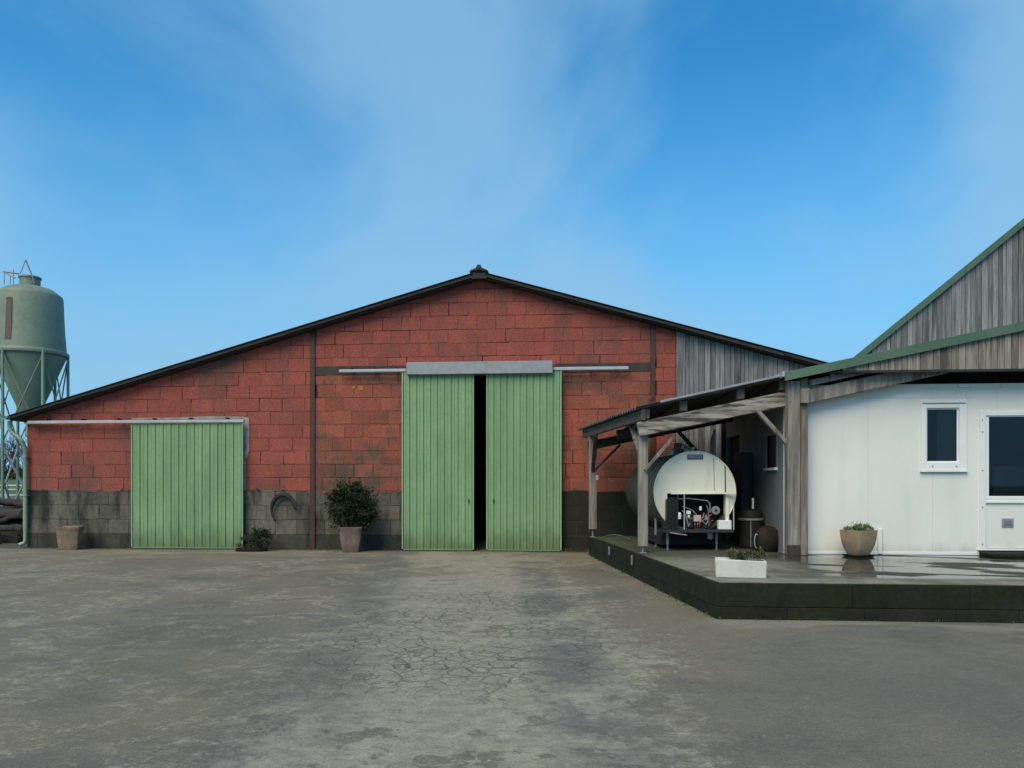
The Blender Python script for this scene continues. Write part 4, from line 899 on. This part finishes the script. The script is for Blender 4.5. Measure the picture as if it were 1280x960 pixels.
# taller hall behind, clad in grey boards
YT = 13.2; tA = at(1078,440,YT); tB = at(1280,275,YT); TS = (tB.z-tA.z)/(tB.x-tA.x); RXH = tB.x+.02; RZH = tA.z+TS*(RXH-tA.x)
hall = thing('timber_hall', 'tall steep hall gable clad in grey vertical boards with green verge', 'building', (RXH, YT, gz_(RXH)))
def tz(x_): return RZH-TS*abs(x_-RXH)
x = tA.x-.1
while x < 2*RXH-tA.x:
    wd = rp.choice((.06,.075,.085,.095)); yo = YT+.03+rp.uniform(-.007,.007); za, zb = tz(x)-.06, tz(x+wd)-.06
    if x < RXH < x+wd: za = zb = min(za,zb)
    z0_ = gz_(x)+.006; z0b = gz_(x+wd)+.006
    if min(za-z0_, zb-z0b) > .02: MB().slab([(x+.003,z0_),(x+wd-.003,z0b),(x+wd-.003,zb),(x+.003,za)], yo, .025, .003).build('board', 'plank', hall)
    x += wd
for s_ in (-1,1):
    xe = RXH+s_*(RXH-tA.x+.25)
    for i in range(3):
        xa_ = RXH+(xe-RXH)*i/3; xb_ = RXH+(xe-RXH)*(i+1)/3-.004*s_*(1 if i < 2 else 0); pl = [(xa_,tz(xa_)-.09),(xb_,tz(xb_)-.09),(xb_,tz(xb_)+.03),(xa_,tz(xa_)+.03)]
        zlow = gz_(min(xa_,xb_))+.0
        pl = pl if s_ > 0 else pl[::-1]; MB().prism(pl, YT-.03, YT+.025).build('verge_flashing', 'green_metal', hall)
    pl = [(RXH,RZH-.03),(xe,tz(xe)-.03),(xe,tz(xe)+.015),(RXH,RZH+.015)]; pl = pl if s_ > 0 else pl[::-1]
    MB().prism(pl, YT+.028, YT+.16).build('coping', 'green_metal', hall)
MB().prism([(tA.x,gz_(tA.x)+.01),(2*RXH-tA.x,gz_(2*RXH-tA.x)-.3),(2*RXH-tA.x,tz(2*RXH-tA.x)),(RXH,RZH-.08),(tA.x,tz(tA.x)-.02)], YT+.07, YT+.15).build('backing_wall', 'dark_wood', hall)

# ------------------------------------------------------------------ plants and pots
def foliage(q, c, rad, n_, size, rnd, shell=.55, up=.2, asp=.55):
    c = Vector(c); clumps = []
    for i in range(max(6, n_//60)):
        d = Vector((rnd.gauss(0,1),rnd.gauss(0,1),rnd.gauss(0,1))).normalized(); clumps.append(Vector((d.x*rad[0],d.y*rad[1],d.z*rad[2]))*rnd.uniform(shell,1.0))
    for i in range(n_):
        k = rnd.choice(clumps); j = Vector((rnd.gauss(0,1)*rad[0],rnd.gauss(0,1)*rad[1],rnd.gauss(0,1)*rad[2]))*.20
        p = c+k+j; d = (k.normalized()+Vector((rnd.gauss(0,.6),rnd.gauss(0,.6),rnd.gauss(0,.6)+up))).normalized()
        s_ = d.cross(Vector((rnd.gauss(0,1),rnd.gauss(0,1),rnd.gauss(0,1)))).normalized(); l = size*rnd.uniform(.6,1.3); w_ = l*asp*.5
        nrm = d.cross(s_)*l*.12
        q.add([p, p+d*l*.5+s_*w_+nrm, p+d*l, p+d*l*.5-s_*w_+nrm], [(0,1,2),(0,2,3)])
    return clumps
def pot(name, label, c, prof, mat, soil_r, soil_h, sq=None, rot=0, seg=32):
    t = thing(name, label, 'plant pot', c)
    q = MB(); q.lathe(prof, (0,0,0), seg, sq=sq, rot=rot); q.f = q.f[:-1]; q.mi = q.mi[:-1]; q.build('body', mat, t, local=True, smooth=True)
    q = MB(); q.lathe([(soil_r,soil_h-.02),(soil_r,soil_h),(soil_r*.5,soil_h+.015)], (0,0,0), seg, sq=sq, rot=rot); q.build('earth', 'soil', t, local=True, smooth=True); return t
# empty square-ish terracotta pot at the left
p = at(87.5,684,16.6); pot('terracotta_pot', 'weathered empty square terracotta pot against the grey block base', (p.x,16.6,0), [(.185,0),(.195,.02),(.215,.22),(.24,.47),(.25,.485),(.25,.525),(.225,.525),(.215,.48),(.20,.44)], 'terracotta', .205, .45, 12, R(20), 48)
# shrub in pot between the doors
p = at(438.5,687,16.5); pot('terracotta_pot', 'dull pink tapered pot holding the round dark shrub', (p.x,16.5,0), [(.17,0),(.18,.02),(.225,.30),(.25,.50),(.262,.52),(.262,.555),(.23,.555),(.225,.50)], 'pot_pink', .225, .50, 6, R(14))
rs = random.Random(21); sh = thing('shrub', 'round dense dark evergreen shrub growing in the pink pot', 'shrub', (p.x,16.5,.5))
q = MB(); foliage(q, (-.02,0,.46), (.44,.38,.40), 4600, .058, rs, .2); foliage(q, (.36,.06,.26), (.24,.22,.32), 1500, .058, rs, .2); foliage(q, (-.2,0,.78), (.22,.2,.18), 1000, .055, rs, .2); foliage(q, (.05,0,.86), (.2,.2,.14), 700, .055, rs, .2)
for i in range(95):
    d = Vector((rs.gauss(0,1),rs.gauss(0,1)*.8,rs.gauss(.5,.7))).normalized(); p0_ = Vector((0,0,.46))+Vector((d.x*.40,d.y*.36,d.z*.38)); p1_ = p0_+d*rs.uniform(.08,.30)
    for k in range(9): c0 = p0_.lerp(p1_, k/8); foliage(q, c0, (.02,.02,.02), 3, .05, rs, .3)
q.build('crown', 'leaf_dark', sh, local=True)
for i in range(6):
    t = rs.uniform(0,6.28); q = MB(); q.tube([(.03*math.cos(t),.03*math.sin(t),0),(.08*math.cos(t),.08*math.sin(t),.2),(.26*math.cos(t),.26*math.sin(t),.5)], [.016,.012,.006], 6); q.build('stem', 'bark', sh, local=True)
# small dark bush with stones by the low door
p = at(327,690,16.55); o = thing('small_bush', 'small dark bush growing on a stone slab beside the low door', 'bush', (p.x,16.55,0))
q = MB(); foliage(q, (0,0,.30), (.19,.18,.20), 1400, .045, rs, .3); q.build('crown', 'leaf_dark', o, local=True)
q = MB(); q.tube([(0,0,.02),(.02,0,.2)], [.03,.02], 8); q.build('stem', 'bark', o, local=True)
q = MB(); q.prism_z([(-.50,-.16),(-.30,-.22),(.02,-.20),(.16,-.08),(.12,.08),(-.2,.12),(-.48,.02)], .002, .075); st_ = q.build('stone', 'mossy_concrete', None, origin=(0,0,0)); st_.location = (p.x,16.5,0); tag(st_, 'flat dark mossy stone slab beside the low green door', 'stone')
q = MB(); foliage(q, (p.x-.42,16.75,.14), (.18,.1,.13), 420, .06, rs, .3, .8, .3); foliage(q, (p.x-.25,16.7,.2), (.1,.1,.16), 260, .06, rs, .3, .8, .3); o = q.build('weeds', 'leaf_weed'); tag(o, 'low weeds at the foot of the wall beside the low door', 'weeds', kind='stuff')
# weeds along foot of walls
q = MB(); rw = random.Random(8)
for i in range(150):
    if rw.random() < .6: x_, y_ = rw.uniform(XL+.1, ax(500,YB)), rw.uniform(16.86,17.04)
    else: x_, y_ = rw.uniform(ax(705,YB), .6), rw.uniform(16.86,17.04)
    if ax(160,17) < x_ < ax(305,17): continue
    for k in range(rw.randrange(4,10)):
        h_ = rw.uniform(.03,.10); t = rw.uniform(0,6.28); b_ = Vector((x_+rw.gauss(0,.05),y_+rw.gauss(0,.02),0)); d = Vector((math.cos(t),math.sin(t),0)); e = Vector((-d.y,d.x,0))*.006
        q.add([b_-e, b_+e, b_+d*h_*.5+Vector((0,0,h_))], [(0,1,2)])
for i in range(110):
    f = rw.random(); c_ = PC.lerp(PB, f); x_, y_ = c_.x-.02, c_.y
    if i % 3 == 0: x_, y_ = rw.uniform(1.6, 8), PC.y-.02
    for k in range(rw.randrange(3,6)):
        h_ = rw.uniform(.02,.05); t = rw.uniform(0,6.28); b_ = Vector((x_+rw.gauss(0,.02),y_+rw.gauss(0,.02),0)); d = Vector((math.cos(t),math.sin(t),0)); e = Vector((-d.y,d.x,0))*.005
        q.add([b_-e, b_+e, b_+d*h_*.5+Vector((0,0,h_))], [(0,1,2)])
o = q.build('weeds', 'leaf_weed'); tag(o, 'thin weeds along the foot of the barn wall and platform', 'weeds', kind='stuff')
# faceted pot by the white wall
p = at(1073,697,11.72); t = pot('stone_pot', 'tan square sided pot with green plants against the white wall', (p.x,11.72,PZ+.03), [(.105,0),(.112,.01),(.140,.07),(.164,.15),(.180,.24),(.188,.33),(.190,.35),(.190,.365),(.172,.365),(.168,.33)], 'pot_stone', .17, .33, 14, R(28), 64)
q = MB(); q.lathe([(.145,-.028),(.155,-.024),(.168,0.0),(.158,0.0),(.145,-.018)], (0,0,0), 64, sq=14, rot=R(28)); q.build('saucer', 'rusty_brown', t, local=True)
pl_ = thing('potted_plant', 'short bushy green plant in the tan pot', 'plant', (p.x,11.72,PZ+.36)); q = MB()
for (cx_, cy_, cz_, r_, n_) in ((-.13,0,.05,.08,340),(.0,-.02,.06,.10,420),(.09,.03,.05,.07,240),(.16,0,.03,.04,120)): foliage(q, (cx_,cy_,cz_), (r_,r_,.07), n_, .032, rs, .3, .8, .4)
q.build('leaves', 'leaf_green', pl_, local=True)
for i in range(14):
    x_ = rs.uniform(-.18,.2); y_ = rs.uniform(-.1,.1); l = rs.uniform(.08,.17); q = MB(); q.tube([(x_,y_,0),(x_+rs.uniform(-.03,.03),y_,l*.6),(x_+rs.uniform(-.06,.07),y_,l)], [.003,.003,.002], 4); q.build('stem', 'leaf_green', pl_, local=True)
# white trough on the platform corner
a, b = at(896,722.5,9.05), at(957,727,8.85)
cT = at(926,724.5,8.98); tr_ = thing('planter_trough', 'white painted concrete trough on the platform corner', 'planter', (cT.x, 9.0, PZ), R(-9))
hw, hd, hh = .275, .12, .205; q = MB()
q.add([(-hw,-hd,0),(hw,-hd,0),(hw,hd,0),(-hw,hd,0),(-hw-.008,-hd-.01,hh+.012),(hw+.006,-hd-.01,hh-.008),(hw+.006,hd+.01,hh-.004),(-hw-.008,hd+.01,hh+.01),
       (-hw+.025,-hd+.022,hh+.006),(hw-.025,-hd+.022,hh-.01),(hw-.025,hd-.022,hh-.006),(-hw+.025,hd-.022,hh+.004),(-hw+.03,-hd+.03,hh-.06),(hw-.03,-hd+.03,hh-.06),(hw-.03,hd-.03,hh-.06),(-hw+.03,hd-.03,hh-.06)],
      [(0,3,2,1),(0,1,5,4),(1,2,6,5),(2,3,7,6),(3,0,4,7),(4,5,9,8),(5,6,10,9),(6,7,11,10),(7,4,8,11),(8,9,13,12),(9,10,14,13),(10,11,15,14),(11,8,12,15)])
bod = q.build('body', 'white_concrete', tr_, local=True); bv = bod.modifiers.new('bevel', 'BEVEL'); bv.width = .012; bv.segments = 3
MB().box((-hw+.031,-hd+.031,hh-.08),(hw-.031,hd-.031,hh-.035)).build('earth', 'soil', tr_, local=True)
tpn = thing('trough_plants', 'straggly dry plants in the white trough', 'plant', (cT.x,9.0,PZ+hh-.04), R(-9)); q = MB()
for (cx_, r_, n_) in ((-.10,.06,140),(-.02,.07,160),(.07,.06,150),(.16,.07,140),(.22,.05,70)): foliage(q, (cx_,.02,.08), (r_,.07,.07), n_, .038, rs, .3, .6, .5)
q.build('leaves', 'leaf_dry', tpn, local=True)
for i in range(18):
    x_ = rs.uniform(-.14,.25); l = rs.uniform(.07,.16); q = MB(); q.tube([(x_,.02,0),(x_+rs.uniform(-.03,.03),.02,l*.6),(x_+rs.uniform(-.06,.06),0,l)], [.003,.003,.002], 4); q.build('stem', 'leaf_dry', tpn, local=True)
# curved dark strap on the wall
ctr = at(354,640,17.0); pts = []
for i in range(25):
    t = R(200-200*i/24*1.0); pts.append(Vector((ctr.x+.0+.27*math.cos(t), 17.0+.0, ctr.z+.06+.33*math.sin(t))))
pts = [at(343.5,651,17.02), at(341,645,17.0)]+pts[2:-1]+[at(370.5,637,17.02)]
q = MB(); rad_ = [.018]+[.022+.036*math.sin(math.pi*i/(len(pts)-1)) for i in range(1,len(pts)-1)]+[.018]; q.tube(pts, rad_, 10); o = thing('hanging_collar', 'dark curved rubber collar hanging on the grey block wall', 'collar', (ctr.x,17.0,ctr.z-.3))
q.build('loop', 'rubber', o, smooth=True)
for (pa, pb) in ((at(341,640,16.95), at(344.5,652,16.95)), (at(366,623,16.95), at(371,636,16.95))):
    q = MB(); q.tube([pa, (pa+pb)/2+Vector((-.01,-.01,0)), pb], [.016,.022,.016], 8); q.build('strap', 'bark', o, smooth=True)
q = MB(); pk = at(354,613,17.05); q.tube([pk+Vector((0,.04,0)), pk+Vector((0,-.1,0))], .012, 8); q.build('hook', 'brown_steel', o)

# ------------------------------------------------------------------ silo, fence, logs, trees on the left
sc_ = at(37.5, 607, 22.0); S = thing('feed_silo', 'green fibreglass feed silo on steel legs behind the barn', 'silo', (sc_.x,22.0,0))
t_ = 22.0/(math.cos(HD)+((37.5-640)/960)*math.sin(HD)); k_ = t_/960; zS = lambda py: CAM_Z+(607-py)*k_
R0, R1 = 36.5*k_, 40.5*k_
q = MB(); q.lathe([(R1+.02,zS(443)),(R1+.02,zS(440)),(R1-.01,zS(439)),(R1-.03,zS(425)),(R1-.05,zS(418)),(R0+.02,zS(395)),(R0,zS(372)),(R0-.03,zS(369)),(R0*.72,zS(362)),(R0*.40,zS(358.5)),(R0*.34,zS(358))], (0,0,0), 48); q.build('cylinder', 'silo_green', S, local=True, smooth=True)
q = MB(); q.lathe([(.14,zS(530)),(R1-.03,zS(447)),(R1-.02,zS(443)+.001)], (0,0,0), 48); q.build('cone', 'silo_cone', S, local=True, smooth=True)
q = MB(); q.lathe([(R1+.045,zS(445)),(R1+.055,zS(444)),(R1+.055,zS(441)),(R1+.04,zS(440))], (0,0,0), 48); q.build('ring', 'silo_green', S, local=True, smooth=True)
q = MB(); q.lathe([(R0*.315,zS(358.5)),(R0*.315,zS(349)),(R0*.345,zS(348.5)),(R0*.345,zS(346.5)),(R0*.2,zS(345.5))], (0,0,0), 28); q.build('hatch', 'silo_green', S, local=True, smooth=True)
q = MB()
for (za, zb, ang, wdt) in ((zS(431), zS(380), R(-88), .085),):
    vs = []; 
    for i in range(7):
        z_ = za+(zb-za)*i/6; r_ = (R1-.03+(R0-R1+.03)*(z_-zS(425))/(zS(372)-zS(425)) if z_ > zS(425) else R1-.02)+.012
        for a_ in (ang-wdt/R0, ang+wdt/R0): vs.append((r_*math.cos(a_), r_*math.sin(a_), z_))
    q.add(vs, [(2*i,2*i+1,2*i+3,2*i+2) for i in range(6)])
q.build('level_window', 'silo_stain', S, local=True)
lr = R1+.03
for i in range(6):
    a_ = R(-35)+i*math.pi/3; q = MB(); q.tube([(lr*math.cos(a_),lr*math.sin(a_),0),(lr*math.cos(a_),lr*math.sin(a_),zS(441))], .042, 8); lg = q.build('leg', 'silo_cone' if i else 'pvc_green', S, local=True)
    b_ = a_+math.pi/3
    for (z0_, z1_) in ((.3,2.6),): 
        for (A_, B_) in ((a_,b_),(b_,a_)): q = MB(); q.tube([(lr*math.cos(A_),lr*math.sin(A_),z0_),(lr*math.cos(B_),lr*math.sin(B_),z1_)], .028, 6); q.build('cross_brace', 'galv', S, local=True)
    for (A_, B_) in ((a_,b_),(b_,a_)): q = MB(); q.tube([(lr*math.cos(A_),lr*math.sin(A_),zS(447)),(lr*math.cos(B_)*.98,lr*math.sin(B_)*.98,2.75)], .020, 6); q.build('cone_strut', 'silo_green', S, local=True)
q = MB(); lx, ly = .35, .75
for s_ in (-.17,.17): q.tube([(-.45+s_,-lr-.1,.3),(-.45+s_,-lr-.1,zS(480))], .016, 6)
for i in range(13): q.tube([(-.62,-lr-.1,.5+i*.3),(-.28,-lr-.1,.5+i*.3)], .011, 6)
q.build('ladder', 'galv', S, local=True)
q = MB(); q.tube([(0,0,3.5),(0.1,-.2,3.0),(1.2,-.6,1.9)], .10, 12); q.build('auger_tube', 'silo_cone', S, local=True, smooth=True)
zt = zS(346)
for pts_ in ([(-27,342),(-7,345)], [(-27,342),(-12,350)], [(-18,357),(-18,348)], [(-14,358),(-14,340)], [(-26,357),(-26,343)], [(2,328),(11,349)], [(2,328),(-5,345)], [(11,349),(13,357)], [(9,357),(13,352)]):
    q = MB(); q.tube([(pts_[0][0]*k_,-.25,zS(pts_[0][1])),(pts_[1][0]*k_,-.25,zS(pts_[1][1]))], .022 if pts_[0][1] == 342 or pts_[1][0] == 11 else .012, 6); q.build('lid_rod', 'machine_grey', S, local=True)
# rail fence
FY = 27.0; fx0, fx1 = ax(-120,FY), ax(40,FY); Fc = thing('rail_fence', 'pale metal rail fence at the edge of the field', 'fence', ((fx0+fx1)/2,FY,0))
for py in (607,612,619): z_ = az_(15,py,FY); q = MB(); q.tube([(fx0,FY,z_),(fx1,FY,z_)], .03, 8); q.build('rail', 'galv_light', Fc)
for px in (-110,-70,-30,8.5,48): x_ = ax(px,FY); MB().box((x_-.05,FY-.05,-.02),(x_+.05,FY+.05,az_(15,604,FY)), .01).build('post', 'galv_light', Fc)
# heap of logs and branches
rl = random.Random(17); nlog = 0
for row, (n_, z_) in enumerate(((6,.13),(6,.36),(5,.60),(4,.83),(3,1.03))):
    for i in range(n_):
        yc = 17.9+i*.34+row*.17+rl.uniform(-.05,.05); L_ = rl.uniform(1.5,2.6); x1 = -13.55-rl.uniform(0,.55); rr_ = rl.uniform(.07,.15); tilt = rl.uniform(-.12,.12); yw = rl.uniform(-.35,.35); pts = []
        for k in range(9): f = k/8; pts.append(Vector((x1-L_*f, yc+yw*(f-.3)+.12*math.sin(f*3+i)+rl.uniform(-.02,.02), z_+tilt*L_*(f-.5)+rl.uniform(-.02,.02)+(.06*math.sin(f*4+row)))))
        q = MB(); q.tube(pts, [rr_*rl.uniform(.85,1.08)*(1-.25*k/8) for k in range(9)], 10); q.mi = [0]*(len(q.f)-2)+[1,1]
        o = q.build('log', ['bark','log_end'], smooth=True); tag(o, ('dark rough log lying on the ground under the heap', 'dark rough log in the second layer of the heap', 'dark rough log in the middle layer of the heap', 'dark rough log just below the top of the heap', 'dark rough log on top of the heap')[row], 'log', ('logs on the ground', 'logs in the second layer', 'logs in the middle layer', 'logs below the top', 'logs on top of the heap')[row])
# bare winter trees beyond the field
def bare_tree(base, h, seed, group):
    rt = random.Random(seed); t = thing('bare_tree', 'bare winter tree on the far edge of the field', 'tree', base, 0, group); tr_q, br_q = MB(), MB()
    def grow(p, d, l, r_, lev):
        pts = [p]; dd = d
        for k in range(3): dd = (dd+Vector((rt.gauss(0,.12),rt.gauss(0,.12),rt.gauss(.04,.06)))).normalized(); pts.append(pts[-1]+dd*l/3)
        (tr_q if lev == 0 else br_q).tube(pts, [r_, r_*.88, r_*.76, r_*.62], 6 if lev < 2 else 3, cap=False)
        if lev >= 5: return
        for k in range(rt.randrange(2,4) if lev else 5):
            f = rt.uniform(.45,1) if lev else rt.uniform(.35,1); i_ = min(2,int(f*3)); q_ = pts[i_].lerp(pts[i_+1], f*3-i_)
            ang = rt.uniform(.35,.85); side = dd.orthogonal().normalized(); side.rotate(Matrix.Rotation(rt.uniform(0,6.28), 3, dd)); nd = (dd*math.cos(ang)+side*math.sin(ang)+Vector((0,0,.12))).normalized()
            grow(q_, nd, l*rt.uniform(.55,.78), r_*.58, lev+1)
    grow(Vector((0,0,0)), Vector((0,0,1)), h*.38, h*.022, 0)
    tr_q.build('trunk', 'bare_branch', t, local=True); br_q.build('crown', 'bare_branch', t, local=True)
for i, (px, Y_, h) in enumerate(((-34,64,6.0),(-14,70,5.0),(2,62,4.6),(12,70,5.0),(21,64,4.4),(30,72,4.8),(-58,66,6.5))):
    x_ = ax(px,Y_); bare_tree((x_,Y_,fz(x_,Y_)-.05), h, 40+i, 'bare trees beyond the field')
q = MB(); rh = random.Random(2); hx0, hx1 = ax(-300,60), ax(44,60)
for i in range(2600):
    x_ = rh.uniform(hx0,hx1); y_ = 60+rh.gauss(0,.6); h_ = rh.uniform(.1,1)**.8*(1.7+.5*math.sin(x_*.9)); b_ = Vector((x_,y_,fz(x_,y_)+rh.uniform(0,.7)*h_)); d = Vector((rh.gauss(0,.5),rh.gauss(0,.5),1)).normalized(); s_ = d.cross(Vector((rh.gauss(0,1),rh.gauss(0,1),0))).normalized()*rh.uniform(.02,.09); l = rh.uniform(.3,.9)
    q.add([b_-s_, b_+s_, b_+d*l+s_*.4, b_+d*l-s_*.4], [(0,1,2,3)])
o = q.build('hedge', 'hedge'); tag(o, 'dark leafless hedge running along the far side of the field', 'hedge', kind='stuff')
